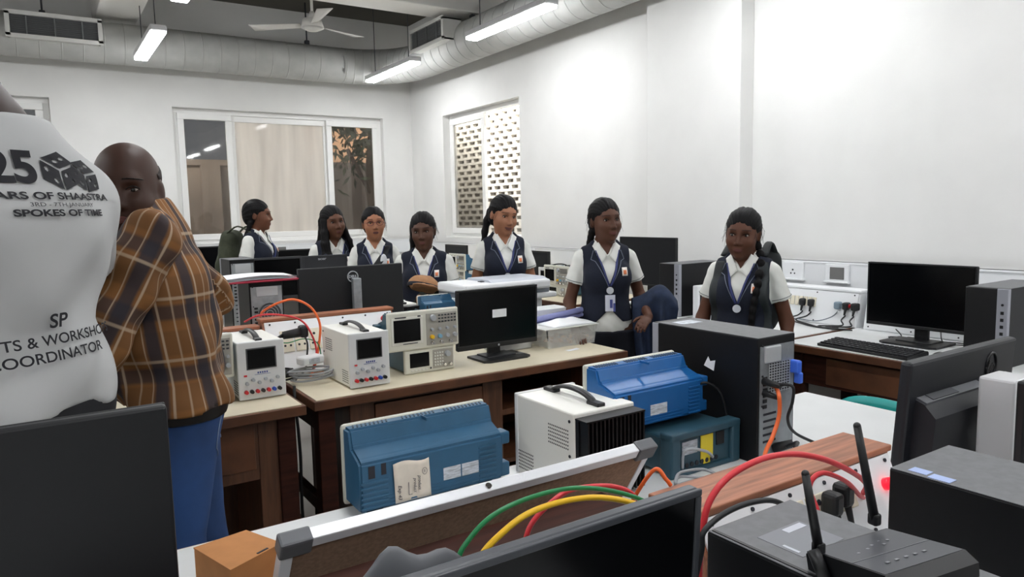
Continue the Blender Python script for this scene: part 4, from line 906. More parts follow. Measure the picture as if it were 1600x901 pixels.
def surf_y(prims, x, z, side=-1, y0=.35):
    """y of the first surface met when looking along local y from the front (side=-1) or the back (+1)"""
    x = np.asarray(x, float); z = np.asarray(z, float); ys = side * np.linspace(y0, -.12, 160)
    P = np.stack([np.repeat(x[:, None], 160, 1), np.repeat(ys[None], len(x), 0), np.repeat(z[:, None], 160, 1)], -1)
    f = evaluate(prims, P); hit = (f < 0).argmax(1); hit = np.where((f < 0).any(1), np.maximum(hit, 1), 120)
    i = np.arange(len(x)); f0, f1 = f[i, hit - 1], f[i, hit]; t = np.clip(f0 / (f0 - f1 + 1e-9), 0, 1)
    return ys[hit - 1] + (ys[hit] - ys[hit - 1]) * t
HEAD = [ell((0, .012, .038), (.073, .093, .083), k=.01), ell((0, -.022, -.016), (.066, .069, .084), k=.03), ell((0, -.031, -.061), (.041, .049, .046), k=.038),
        ell((0, -.073, -.093), (.014, .013, .013), k=.02), ell((.037, -.061, -.024), (.024, .025, .025), k=.025), ell((-.037, -.061, -.024), (.024, .025, .025), k=.025),
        cap((-.030, -.077, .030), (.030, -.077, .030), .010, k=.025),
        ell((.0315, -.092, .008), (.021, .017, .0135), k=.012, op='s'), ell((-.0315, -.092, .008), (.021, .017, .0135), k=.012, op='s'),
        cap((0, -.088, .016), (0, -.106, -.027), .0060, .0095, k=.012), ell((.011, -.096, -.031), (.0076, .0080, .0068), k=.008), ell((-.011, -.096, -.031), (.0076, .0080, .0068), k=.008),
        cap((-.014, -.0865, -.055), (.014, -.0865, -.055), .006, k=.010), cap((-.012, -.086, -.0665), (.012, -.086, -.0665), .0065, k=.010),
        ell((.074, .012, -.002), (.009, .017, .030), k=.008), ell((-.074, .012, -.002), (.009, .017, .030), k=.008)]
LIPC = mat('lip_tone', '#5c302b', .5)
EYEW = mat('eye_white', '#a89f98', .3); IRIS = mat('dark_iris', '#140c08', .15)
def hand(wrist, direc, palm_n, s=1.0, curl=.5, side=1):
    """prims for a palm, four fingers and a thumb; direc = towards the finger tips, palm_n = out of the palm"""
    d = V3(*direc); d /= np.linalg.norm(d); n = V3(*palm_n); n -= d * (n @ d); n /= np.linalg.norm(n); u = np.cross(d, n) * side; w = V3(*wrist); out = []
    B = np.stack([u, d, n], 1)
    out.append(ell(w + d * .045 * s, (.036 * s, .048 * s, .014 * s), B, k=.012))
    for i, (off, L) in enumerate(((-.027, .060), (-.009, .072), (.009, .068), (.026, .054))):
        p = w + d * .080 * s + u * off * s; a = curl * .7
        for seg, ln in enumerate((.42, .33, .25)):
            dd = d * math.cos(a) + n * math.sin(a); q = p + dd * L * ln * s; out.append(cap(p, q, (.0088 - .0008 * seg) * s, (.0082 - .0008 * seg) * s, k=.003)); p = q; a += curl * .8
    p = w + d * .022 * s - u * .030 * s; q = p + (d * .6 - u * .7 + n * .35) * .036 * s; out.append(cap(p, q, .011 * s, .0095 * s, k=.006)); out.append(cap(q, q + (d * .85 - u * .25 + n * .4) * .028 * s, .0095 * s, .008 * s, k=.003))
    return out
def ribbon_on(prims, pts, r, off, m, name, parent, side=-1, flat=None, n=24):
    P = np.array(pts, float); t = np.linspace(0, len(P) - 1, n); i = np.minimum(t.astype(int), len(P) - 2); q = P[i] + (P[i + 1] - P[i]) * (t - i)[:, None]
    y = surf_y(prims, q[:, 0], q[:, 1], side) + side * off
    return MB().tube([(a, b, c) for (a, c), b in zip(q, y)], r, 6, 1, flat).build(name, m, parent)
def patch_on(prims, fn, nu, nv, off, thick, m, name, parent, side=-1):
    uv = [(i / (nu - 1), j / (nv - 1)) for i in range(nu) for j in range(nv)]; xz = np.array([fn(a, b) for a, b in uv]); y = surf_y(prims, xz[:, 0], xz[:, 1], side) + side * off
    D = {(round(a * (nu - 1)), round(b * (nv - 1))): Vector((xz[k, 0], y[k], xz[k, 1])) for k, (a, b) in enumerate(uv)}
    return MB().grid(lambda a, b: D[(round(a * (nu - 1)), round(b * (nv - 1)))], nu, nv, thick).build(name, m, parent)

HAIR = bpy.data.materials.new('black_hair'); HAIR.use_nodes = True
nt = HAIR.node_tree; b_ = nt.nodes['Principled BSDF']; b_.inputs['Base Color'].default_value = (.004, .0035, .004, 1); b_.inputs['Roughness'].default_value = .55; b_.inputs['Specular IOR Level'].default_value = .16
tc = nt.nodes.new('ShaderNodeTexCoord'); mp = nt.nodes.new('ShaderNodeMapping'); mp.inputs['Scale'].default_value = (260, 60, 14); nz = nt.nodes.new('ShaderNodeTexNoise'); nz.inputs['Scale'].default_value = 1
bp = nt.nodes.new('ShaderNodeBump'); bp.inputs['Strength'].default_value = .5; bp.inputs['Distance'].default_value = .004
nt.links.new(tc.outputs['Object'], mp.inputs[0]); nt.links.new(mp.outputs[0], nz.inputs['Vector']); nt.links.new(nz.outputs['Fac'], bp.inputs['Height']); nt.links.new(bp.outputs[0], b_.inputs['Normal'])
NAVY = mat('navy_cloth', '#0f1628', .9, noise=.18, nscale=90); NAVYT = mat('navy_trouser_cloth', '#10131f', .85, noise=.15, nscale=90)
SHIRTW = mat('white_shirt_cloth', '#dfe0db', .85, noise=.04, nscale=14, bump=.15); PIPING = mat('grey_blue_piping', '#6f7888', .7)
LANY = mat('blue_lanyard', '#2a3468', .6); SHOE = mat('black_shoe', '#121212', .4)

def body_prims(P):
    """P: dict of proportions for a 1.55 m figure; returns torso, upper arm, forearm/hand, neck/head, leg prims (local, facing -Y)"""
    sz = P.get('sh_z', 0)
    sw, cw, ww, hw, cd = P.get('sw', .124), P.get('cw', .118), P.get('ww', .106), P.get('hw', .136), P.get('cd', .098)
    lean = P.get('lean', 0); belly = P.get('belly', 0)
    def L(p): p = V3(*p); p[1] -= lean * max(0, p[2] - .90); return p
    tor = [ell(L((0, .005, .87)), (hw, P.get('hd', .105) + belly * .4, .12), k=.05), ell(L((0, 0, 1.0)), (ww, .085 + belly, .13), k=.06), ell(L((0, .005, 1.13)), (cw, cd, .13), k=.06),
           cap(L((-sw + .035, .012, 1.236 + sz)), L((0, .014, 1.246 + sz * .5)), .040, .05, k=.04), cap(L((sw - .035, .012, 1.236 + sz)), L((0, .014, 1.246 + sz * .5)), .040, .05, k=.04), cap(L((0, .02, 1.25)), L((0, .012, 1.305)), .056, .045, k=.05)]
    if P.get('trap'):
        for sx in (-1, 1): tor.append(cap(L((sx * .02, .015, 1.272)), L((sx * (sw - .03), .012, 1.225 + sz)), P['trap'], .048, k=.05))
    if P.get('bust', .8): 
        for sx in (-1, 1): tor.append(ell(L((sx * .058, -.07, 1.125)), (.052, .042 * P.get('bust', .8) + .006, .052), k=.04))
    if belly: tor.append(ell(L((0, -.06 - belly * .6, .98)), (ww * .9, .09 + belly * .3, .12), k=.06))
    A = []; arms = []; hands = []
    for key, sx in (('r', -1), ('l', 1)):
        sh = L((sx * sw, .012, 1.226 + sz)); el, wr = V3(*P['arm_' + key][0]), V3(*P['arm_' + key][1]); t = P.get('thick', 1)
        arms.append((sh, el, wr)); A += [cap(sh, el, .038 * t, .032 * t, k=.03), cap(el, wr, .032 * t, .023 * t, k=.02)]
        d, n = P.get('hand_' + key, ((wr - el), (0, -1, 0) if 0 else (-sx, 0, 0))); hands += hand(wr + (V3(*d) / np.linalg.norm(d)) * .008, d, n, P.get('hs', .88), P.get('curl_' + key, .35), sx)
    neck = [cap(L((0, .018, 1.25)), L((0, .004, 1.385)) + V3(*P.get('neck_off', (0, 0, 0))), P.get('nr', .046), k=.03)]
    hc = L((0, -.012, 1.422)) + V3(*P.get('head_off', (0, 0, 0))); Rm = rot3(*P.get('head', (0, 0, 0))); hs = P.get('head_s', 1.0)
    head = [xform(p, Rm, hc, hs) for p in HEAD]
    legs = []
    for sx in (-1, 1): legs += [cap((sx * .078, .005, .82), (sx * .085, 0, .45), .082 * P.get('lt', 1), .055, k=.03), cap((sx * .085, 0, .45), (sx * .085, .02, .07), .052, .036, k=.02)]
    return tor, A, hands, neck, head, legs, arms, hc, Rm, hs
def face_parts(t, head, hc, Rm, hs, glasses=False, smile=0, brow=True, skin=None, look=(0, 0)):
    """eyes, brows and lips laid on the face; built in head space and turned with the head"""
    inv = [('c', Rm.T @ (p[1] - hc) / hs, Rm.T @ (p[2] - hc) / hs, p[3] / hs, p[4] / hs, p[5] / hs, p[6]) if p[0] == 'c' else ('e', Rm.T @ (p[1] - hc) / hs, p[2] / hs, Rm.T @ p[3], p[4] / hs, p[5]) for p in head]
    M = Matrix.Translation(hc) @ Matrix([[*Rm[i], 0] for i in range(3)] + [[0, 0, 0, 1]]) @ Matrix.Scale(hs, 4)
    for sx in (-1, 1):
        ye = -.0685
        e = MB(M).sph((sx * .0315, ye, .008), (.0155, .0088, .0070), 16).build('eye', EYEW, t)
        MB(M).sph((sx * .0315 + .003 * look[0], ye - .0058, .008 + .002 * look[1]), (.0070, .0038, .0068), 12).build('iris', IRIS, e)
        xs = np.linspace(-.0155, .0155, 9); z = .0085 + .0085 * (1 - (xs / .0160) ** 2); y = surf_y(inv, sx * .0315 + xs, z, -1, .2)
        MB(M).tube([(sx * .0315 + a, min(b, ye - .0035) - .0006, c) for a, b, c in zip(xs, y, z)], .0019, 5, 1).build('eyelash', IRIS, t)
        xs = np.linspace(-.019, .019, 11); z = .0305 + .005 * (1 - (xs * sx + .006) ** 2 / .0004 * .5); y = surf_y(inv, sx * .033 + xs, z, -1, .2)
        MB(M).tube([(sx * .033 + a, b - .0004, c) for a, b, c in zip(xs, y, z)], .0034, 6, 1, .0012).build('eyebrow', HAIR, t)
    def lip(top):
        def fn(a, b):
            x = (a - .5) * (.041 + smile * .012); e = math.sqrt(max(0, 1 - (2 * a - 1) ** 2)); base = -.0608 + smile * .006 * (2 * a - 1) ** 2
            return (x, base + (b * .0085 * e * (1 - .18 * math.exp(-((a - .5) / .1) ** 2)) if top else -b * .0095 * e))
        uv = [(i / 12, j / 4) for i in range(13) for j in range(5)]; xz = np.array([fn(*q) for q in uv]); y = surf_y(inv, xz[:, 0], xz[:, 1], -1, .2) - .0007
        D = {(round(a * 12), round(b * 4)): Vector((xz[k, 0], y[k], xz[k, 1])) for k, (a, b) in enumerate(uv)}
        MB(M).grid(lambda a, b: D[(round(a * 12), round(b * 4))], 13, 5, .0008).build('lip', LIPC, t)
    lip(True); lip(False)
    if glasses:
        g = MB(M)
        for sx in (-1, 1):
            g.tube([(sx * .033 + .023 * math.cos(a), -.099 + .004 * abs(math.cos(a)), .006 + .016 * math.sin(a)) for a in [i * math.pi / 12 for i in range(25)]], .0018, 6, 1)
            g.tube([(sx * .056, -.095, .01), (sx * .074, -.06, .01), (sx * .078, .01, .006)], .0017, 6, 3)
        g.tube([(-.010, -.1, .010), (0, -.104, .012), (.010, -.1, .010)], .0016, 6, 2); g.build('glasses', mat('maroon_frame', '#5a2530', .4), t)
    return M
def hair_prims(style):
    H = [ell((0, .018, .044), (.0815, .100, .0885), k=.01), ell((0, .045, -.01), (.074, .070, .075), k=.03)]
    cut = [ell((0, -.098, -.022), (.059, .080, .088), k=.012, op='s')]
    if style == 'parted': cut = [ell((-.0, -.100, -.022), (.058, .080, .080), k=.012, op='s')]
    return H, cut
def hair_extra(style):
    X = []
    if style == 'plait_back':
        for i in range(9): X.append(ell((.035 + .0 * i, .098 - .004 * i * (i < 5), -.02 - .030 * i), (.020, .018, .022), k=.012))
        X.append(ell((0, .095, .02), (.03, .02, .03), k=.02))
    if style == 'plait_front_left':
        pts = [(.06, .05, -.06), (.082, .02, -.095), (.098, -.03, -.13), (.102, -.075, -.17), (.103, -.105, -.21), (.100, -.12, -.25), (.097, -.128, -.29), (.094, -.132, -.33), (.092, -.132, -.37), (.09, -.128, -.41)]
        for i, p in enumerate(pts): X.append(ell(p, (.023 - .0008 * i, .021, .026), k=.012))
    if style == 'loose':
        q = random.Random(4)
        for sx in (-1, 1):
            for i in range(7):
                x0 = sx * (.060 + .005 * (i % 3)); y = -.01 + .018 * i - .02; pts = [(x0, y, .02), (x0 + sx * .012, y - .01, -.06), (x0 + sx * (.020 + q.uniform(0, .015)), y - .03 * (i < 3), -.14), (x0 + sx * (.028 + q.uniform(-.01, .02)), y - .05 * (i < 3), -.22), (x0 + sx * (.020 + q.uniform(-.01, .02)), y - .055 * (i < 3), -.29)]
                for a, b in zip(pts, pts[1:]): X.append(cap(a, b, .017, .014, k=.015))
    if style == 'pony':
        pts = [(0, .095, .03), (-.02, .125, .0), (-.035, .13, -.06), (-.045, .12, -.13), (-.05, .10, -.20), (-.05, .09, -.26)]
        for i, (a, b) in enumerate(zip(pts, pts[1:])): X.append(cap(a, b, .028 - .003 * i, .026 - .0035 * i, k=.02))
    if style == 'loose_right':
        for i in range(6):
            x0 = -.064 - .003 * i; y = .00 + .017 * i; pts = [(x0, y, .03), (x0 - .010, y + .01, -.06), (x0 - .018, y + .01, -.14), (x0 - .014 - .004 * i, y, -.22), (x0 - .01, y - .01, -.27)]
            for a, b in zip(pts, pts[1:]): X.append(cap(a, b, .018, .014, k=.015))
    if style == 'plait_behind':
        for i in range(8): X.append(ell((-.062 - .003 * i, .045 + .008 * i * (i < 4), -.055 - .028 * i), (.020, .019, .021), k=.012))
    return X
def hair_mesh(t, hc, Rm, hs, style, h=.0045, m=HAIR, top=None, neckcut=-.085, part=True, wisps=True):
    H, cut = hair_prims(style); X = hair_extra(style)
    Hw = [xform(p, Rm, hc, hs) for p in H]; Cw = [xform(p, Rm, hc, hs) for p in cut]; Xw = [xform(p, Rm, hc, hs) for p in X]
    g = Grid([Hw + Xw], h); f = g.field(Hw + Cw)
    P = np.stack(np.meshgrid(*g.ax, indexing='ij'), -1); loc = (P - hc) @ Rm / hs
    f = np.maximum(f, neckcut - loc[..., 2])
    # combed strands: fine ridges running from the hairline to the back, and a parting
    th = np.arctan2(loc[..., 0], loc[..., 2] + .02)
    f = f + .0009 * np.sin(th * 46 + 3 * np.sin(loc[..., 1] * 22)) + .0012 * np.sin(th * 17 + loc[..., 1] * 30) + (.0035 * np.exp(-(loc[..., 0] / .004) ** 2) * (loc[..., 2] > .05) if part else 0)
    if top is not None: f = np.maximum(f, loc[..., 2] - top + .25 * loc[..., 1] * -1)
    if Xw: f = combine(f, g.field(Xw), .012, 'u')
    o = g.mesh(f, 'hair', m, t)
    if wisps:
        M = Matrix.Translation(hc) @ Matrix([[*Rm[i], 0] for i in range(3)] + [[0, 0, 0, 1]]) @ Matrix.Scale(hs, 4); q = random.Random(len(style)); b = MB(M)
        for i in range(26):
            sx = 1 if i % 2 else -1; a0 = q.uniform(-.6, 1.2); y0 = -.05 + .10 * q.random(); z0 = .03 + .05 * q.random(); x0 = sx * math.sqrt(max(.0001, 1 - ((y0 - .018) / .1) ** 2 - ((z0 - .044) / .0885) ** 2)) * .0815 * .98
            b.tube([(x0, y0, z0), (x0 + sx * q.uniform(.004, .012), y0 + q.uniform(-.01, .02), z0 - .03), (x0 + sx * q.uniform(.002, .022), y0 + q.uniform(-.015, .03), z0 - q.uniform(.05, .11))], .0006, 3, 4)
        tag(b.build('loose_strand', m, t), kind='stuff')
    return o
def girl(label, loc, turn, s, skin, P, style='plait_back', glasses=False, smile=0, h=.0065, shirt_tail=False, strap=None, lany=True, badge=True, look=(0, 0), wide_vest=0):
    az = math.degrees(math.atan2(loc[0], loc[1])); t = thing('person', label, 'person', (loc[0], loc[1], 0), R(turn - az), 'schoolgirls in navy waistcoats'); t.scale = (s, s, s)
    for k_ in ('arm_r', 'arm_l'): P[k_] = ((P[k_][0][0] * .90, *P[k_][0][1:]), (P[k_][1][0] * .93, *P[k_][1][1:]))
    tor, A, hands, neck, head, legs, arms, hc, Rm, hs = body_prims(P)
    SK = mat('skin_' + skin.lstrip('#'), skin, .55, noise=.06, nscale=8, spec=.3)
    body = tor + legs + neck + head + A + hands
    g = Grid([body], h); g.mesh(g.field(body), 'body', SK, t)
    # shirt with short sleeves
    ti = [inflate(p, .009) for p in tor]; gs = Grid([[inflate(p, .05) for p in tor[:5]], [cap(a[0], a[1], .07) for a in arms]], h)
    X, Y, Z = gs.X(); f = gs.field(ti)
    lo = .79 if shirt_tail else .84
    f = np.maximum(f, lo - Z)
    sleeves = []
    for (sh, el, wr) in arms:
        d = (el - sh) / np.linalg.norm(el - sh); Ls = .56 * np.linalg.norm(el - sh)
        sp = [cap(sh, sh + d * (Ls + .05), .045 * P.get('thick', 1), .056 * P.get('thick', 1), k=.02)]; sleeves += sp
        fs = gs.field(sp); pl = ((X - sh[0]) * d[0] + (Y - sh[1]) * d[1] + (Z - sh[2]) * d[2]) - Ls
        inn = gs.field([cap(el, sh + d * Ls * .8, .036 * P.get('thick', 1), .041 * P.get('thick', 1))]); fs = np.maximum(np.maximum(fs, pl), -inn)
        f = combine(f, fs, .02, 'u')
    hz = .022 * np.ones_like(X)
    f = np.maximum(f, Z - (1.315 + Y * .25))
    f = np.maximum(f, -np.maximum(np.abs(X) - (Z - 1.240) * .55, Y + .01))
    f = f + .0018 * np.sin(X * 90 + Z * 60) * np.sin(Z * 45 + Y * 70)
    gs.mesh(f, 'shirt', SHIRTW, t)
    # waistcoat
    vi = [inflate(p, .019) for p in tor]; gv = Grid([vi], h); X, Y, Z = gv.X(); f = gv.field(vi)
    hem = .885 + np.where(Y < .02, np.maximum(0, .075 - np.abs(X)) * 1.0, 0) if shirt_tail else .85
    f = np.maximum(f, hem - Z); f = np.maximum(f, Z - (1.318 + .0 * X + Y * .3)); f = np.maximum(f, np.abs(X) - (.128 + wide_vest + np.clip(1.10 - Z, 0, .2) * .25))
    f = np.maximum(f, -np.maximum(np.abs(X) - (Z - 1.085) * .36, Y + .01))
    for (sh, el, wr) in arms: f = combine(f, pdist(cap(sh + V3(np.sign(sh[0]) * (.022 + wide_vest), 0, -.055), sh + V3(np.sign(sh[0]) * (.03 + wide_vest), 0, .0), .045), np.stack(np.broadcast_arrays(X, Y, Z), -1)), .006, 's')
    vest = gv.mesh(f, 'waistcoat', NAVY, t)
    # collar: stand and two flaps
    gc = Grid([[cap((0, .0, 1.26), (0, .0, 1.35), .09)]], .005); X, Y, Z = gc.X(); nk = [inflate(p, .014) for p in neck]; f = gc.field(nk + []); f = np.maximum(f, -gc.field([inflate(p, .006) for p in neck])); f = np.maximum(f, Z - (1.322 + Y * .28)); f = np.maximum(f, 1.262 + Y * .3 - Z)
    f = np.maximum(f, -np.maximum(np.abs(X) - .047, Y + 0 * Z))
    col = gc.mesh(f, 'collar', SHIRTW, t)
    cp = vi + [inflate(p, .016) for p in neck]
    for sx in (-1, 1):
        def fn(a, b):
            p0 = np.array((.047, 1.314)) * (1 - a) + np.array((.008, 1.236)) * a; p1 = np.array((.076, 1.290)) * (1 - a) + np.array((.038, 1.208)) * a; q = p0 * (1 - b) + p1 * b; return (sx * q[0], q[1])
        patch_on(cp, fn, 8, 6, .005, .004, SHIRTW, 'collar_flap', t)
        ribbon_on(vi, [(sx * .074, 1.270), (sx * .090, 1.222), (sx * .070, 1.212), (sx * .008, 1.080)], .0019, .0015, PIPING, 'piping', t, n=40)
        sh, el, wr = arms[0 if sx < 0 else 1]; d = (el - sh) / np.linalg.norm(el - sh); c = sh + d * .51 * np.linalg.norm(el - sh); q = Vector(d).to_track_quat('Z', 'Y'); rr = .0535 * P.get('thick', 1) + .0012
        MB(Matrix.Translation(c) @ q.to_matrix().to_4x4()).tube([(rr * math.cos(a), rr * math.sin(a), 0) for a in [i * math.pi / 12 for i in range(25)]], .0014, 5, 1).build('sleeve_trim', mat('dark_trim', '#3c4a52', .7), t)
    if badge:
        bd = patch_on(vi, lambda a, b: (.066 + a * .030, 1.135 + b * .044), 4, 5, .004, .0025, mat('badge_white', '#e3ddd6', .6), 'pocket_badge', t)
        patch_on(vi, lambda a, b: (.072 + a * .018, 1.143 + b * .022), 4, 4, .0062, .0012, mat('badge_orange', '#d97a4a', .6), 'badge_crest', bd)
    if lany:
        ln = [ribbon_on(vi + neck, [(sx * .062, 1.27), (sx * .045, 1.215), (sx * .025, 1.14), (sx * .004, 1.082)], .0062, .004, LANY, 'lanyard', t, flat=.0015) for sx in (-1, 1)]
        yy = float(surf_y(vi, [0.], [1.06])[0])
        MB().cyl((0, yy - .006, 1.058), (0, yy - .011, 1.058), .019, n=20).cyl((0, yy - .0105, 1.058), (0, yy - .0118, 1.058), .010, n=16).build('badge_reel', mat('reel_white', '#c8ccd4', .4), t)
        if lany == 'card':
            y2 = float(surf_y(vi, [0.], [1.0])[0]) ; y2 = min(y2, yy)
            c = MB().box((0, y2 - .010, .990), (.054, .003, .088), .002).build('identity_card', mat('card_white', '#cfd3e2', .5), t)
            MB().bx(-.002, .012, y2 - .0135, y2 - .0115, .965, 1.01).bx(.016, .027, y2 - .0135, y2 - .0115, .945, .99).build('card_print', mat('card_print', '#4a5290', .6), c)
    # trousers, shoes
    li_ = [inflate(p, .012) for p in legs] + [inflate(tor[0], .010)]; gl = Grid([li_], h + .002); X, Y, Z = gl.X(); f = np.maximum(gl.field(li_), Z - (.835 if shirt_tail else .93)); gl.mesh(f, 'trousers', NAVYT, t)
    for sx in (-1, 1): MB().sph((sx * .085, -.04, .035), (.042, .115, .035)).bx(sx * .085 - .04, sx * .085 + .04, -.14, .06, 0, .014, .006).build('shoe', SHOE, t)
    hair_mesh(t, hc, Rm, hs, style)
    face_parts(t, head, hc, Rm, hs, glasses, smile, look=look)
    if strap:
        for sx in strap: ribbon_on(vi, [(sx * .098, 1.275), (sx * .105, 1.22), (sx * .112, 1.12), (sx * .118, 1.02), (sx * .118, .93)], .026, .004, mat('bag_strap', '#23292c', .7), 'shoulder_strap', t, flat=.005)
    return t, vi, arms
REL = {'arm_r': ((-.205, .035, .985), (-.215, -.02, .775)), 'arm_l': ((.205, .035, .985), (.215, -.02, .775))}
def PP(**k): d = dict(REL); d.update(k); return d
# ------------------------------------------------------------------ the seven schoolgirls
girl('schoolgirl with a long front plait and dark bag straps, nearest at the right', (2.70, 2.17), -14, .945, '#5c3a2b', PP(sw=.130, cw=.122, head=(2, 6, 4), head_off=(.0, -.014, -.018), arm_r=((-.225, .01, .985), (-.205, -.10, .80)), arm_l=((.215, .05, .985), (.235, -.03, .78))), 'plait_front_left', strap=(-1, 1), h=.0055, look=(-.6, -.4))
t6, v6, a6 = girl('schoolgirl with an identity card and a dark jacket over her arm', (2.53, 2.94), 12, .978, '#593a2c', PP(head=(14, 0, -2), arm_r=((-.215, .03, .985), (-.205, -.13, .845)), hand_r=((.1, -1, -.15), (0, 0, -1)), arm_l=((.232, .06, 1.0), (.215, -.155, .915)), hand_l=((-.55, -.75, -.25), (-.3, .1, -1)), curl_l=.55, sw=.130), 'plait_behind', smile=.6, h=.0055, shirt_tail=True, lany='card', look=(.2, 0))
girl('smiling schoolgirl with long hair swept behind, before the right window', (2.44, 3.80), 10, 1.005, '#9a6a50', PP(head=(18, 12, 6), sw=.124, arm_l=((.205, .02, .985), (.19, -.10, .80)), arm_r=((-.205, .03, .985), (-.20, -.06, .775))), 'pony', smile=1, h=.006, look=(.3, -.8))
girl('schoolgirl holding a tan cap, looking down, behind the small white power supply', (1.985, 4.0), -2, .945, '#563a2d', PP(head=(-6, 6, -3), sw=.142, cw=.135, ww=.125, hw=.15, thick=1.08, arm_r=((-.215, .02, .985), (-.10, -.20, .90)), arm_l=((.215, .02, .985), (.20, -.08, .80)), hand_r=((.7, -.5, .2), (0, 0, -1)), curl_r=.7), 'loose_right', h=.006, lany=True, wide_vest=.02, look=(-.4, -.8))
girl('schoolgirl with maroon glasses and crossed forearm by the window', (1.98, 4.76), 2, .975, '#a06d52', PP(head=(4, -2, -2), arm_r=((-.215, .0, 1.0), (-.06, -.17, .94)), hand_r=((1, -.15, -.05), (0, 1, 0)), arm_l=((.21, .03, .985), (.20, -.03, .78))), 'plait_back', glasses=True, h=.0065, strap=None)
girl('schoolgirl with long loose wavy hair left of the girl in glasses', (1.79, 5.06), 14, .985, '#62402f', PP(head=(8, 2, -5)), 'loose', h=.0065)
t1, v1, a1 = girl('schoolgirl in profile with an olive backpack before the back window', (1.50, 6.02), 62, 1.03, '#6d4634', PP(head=(16, 2, 0)), 'plait_behind', h=.007)

# things they carry
def backpack(label, par_loc, rz, m, s=1.0):
    t = thing('backpack', label, 'backpack', par_loc, rz); pr = [ell((0, .0, .0), (.14, .085, .21), k=.02), ell((0, .06, -.07), (.11, .06, .11), k=.03), cap((-.07, -.02, .17), (.07, -.02, .17), .05, k=.05)]
    g = Grid([pr], .009); X, Y, Z = g.X(); f = g.field(pr) + .002 * np.sin(X * 60 + Z * 40); f = np.maximum(f, -.10 - Y); g.mesh(f, 'bag_body', m, t)
    MB().tube([(-.09, -.03, .20), (-.085, -.12, .255), (-.09, -.24, .20)], .018, 6, 4, .006).tube([(.09, -.03, .20), (.085, -.12, .255), (.09, -.24, .20)], .018, 6, 4, .006).build('shoulder_strap', m, t); return t
OLIVE = mat('olive_canvas', '#3f4434', .85, noise=.2, nscale=40); DGB = mat('dark_bag_cloth', '#1b2022', .8)
def behind(loc, turn, d, z):
    a = R(turn) - math.atan2(loc[0], loc[1]); return (loc[0] - math.sin(a) * d, loc[1] + math.cos(a) * d, z), a
p, a = behind((1.50, 6.02), 62, .24, 1.13); backpack('olive backpack worn by the girl in profile', p, a, OLIVE)
p, a = behind((2.70, 2.17), -14, .24, 1.03); backpack('dark backpack worn by the girl with the front plait', p, a, DGB)
# jacket draped over the forearm
t = thing('jacket', 'dark blue jacket draped over the forearm of the girl with the card', 'jacket', (2.735, 2.78, .985), R(-38))
def drape(a, b):
    x = (a - .5) * .24; v = (b - .5) * 2; u = abs(v); hang = max(0, u - .18) / .82; L = .47 + .05 * math.sin(a * 5) if v < 0 else .36 - .05 * math.sin(a * 6)
    y = (-1 if v < 0 else 1) * (.055 * min(1, u / .18) + .03 * hang) + (.030 * math.sin(a * 13 + 2 + hang) + .016 * math.sin(a * 26 + 1)) * min(1, hang * 2.2)
    z = .05 * math.cos(min(1, u / .18) * 1.45) - hang * L - .055 * (2 * a - 1) ** 2 - .02 * math.sin(a * 7)
    return Vector((x * (1 - .30 * hang) + .02 * math.sin(b * 11) * hang - .02 * hang, y, z))
MB().grid(drape, 40, 64, .006).build('jacket_cloth', mat('slate_blue_cloth', '#1d2b45', .85, noise=.25, nscale=25), t)
def sl(a, b):
    an = a * 2 * math.pi; z = -.12 - b * .34; r = .042 - .012 * b + .004 * math.sin(b * 21 + math.cos(an))
    return Vector((.09 + r * math.cos(an) + .02 * b, -.075 + r * .7 * math.sin(an), z))
MB().grid(sl, 18, 20).build('jacket_sleeve', mat('slate_blue_cloth', '#1d2b45'), t)
# tan cap with dark band and dark cloth in the hands of the girl looking down
t = thing('cap', 'tan cap with dark band held in front of the girl looking down', 'cap', (1.845, 3.73, 1.035), R(-20))
TAN = mat('tan_cloth', '#a87c58', .85, noise=.15, nscale=30); Tm = rot3(8, -14, 16)
g = Grid([[ell((0, 0, .03), (.12, .11, .10), k=.02)]], .005); X, Y, Z = g.X(); P_ = np.stack(np.meshgrid(*g.ax, indexing='ij'), -1); Q_ = P_ @ Tm
f = combine(pdist(ell((0, .01, .012), (.092, .082, .055)), Q_), pdist(ell((0, -.07, -.012), (.085, .06, .010)), Q_), .015, 'u') + .003 * np.sin(Q_[..., 0] * 70) * np.sin(Q_[..., 1] * 60); f = np.maximum(f, -.022 - Q_[..., 2]); g.mesh(f, 'cap_crown', TAN, t)
MB(Matrix([[*Tm[i], 0] for i in range(3)] + [[0, 0, 0, 1]])).tube([(.094 * math.cos(x), .01 + .086 * math.sin(x), -.002) for x in [i * math.pi / 16 for i in range(33)]], .004, 6, 1, .013).build('cap_band', NAVYT, t)
t = thing('folded_cloth', 'dark green and tan folded cloth hanging under the tan cap', 'cloth', (1.80, 3.72, .99), R(-20))
MB().grid(lambda a, b: Vector(((a - .5) * .25 * (1 - .3 * b) + .014 * math.sin(b * 9), -.05 + .03 * math.sin(a * 9) * (1 - b) + .028 * math.sin(a * 17) * b, .025 * math.sin(a * 13 + 1) - b * .20 - .02 * math.sin(a * 6))), 30, 12, .006).build('dark_cloth', mat('dark_green_cloth', '#23261f', .9), t)
MB().grid(lambda a, b: Vector((.02 + (a - .5) * .07 + .01 * b, -.095 + .014 * math.sin(a * 8), .0 + .012 * math.sin(a * 9) - b * .17)), 10, 10, .008).build('tan_flap', TAN, t)
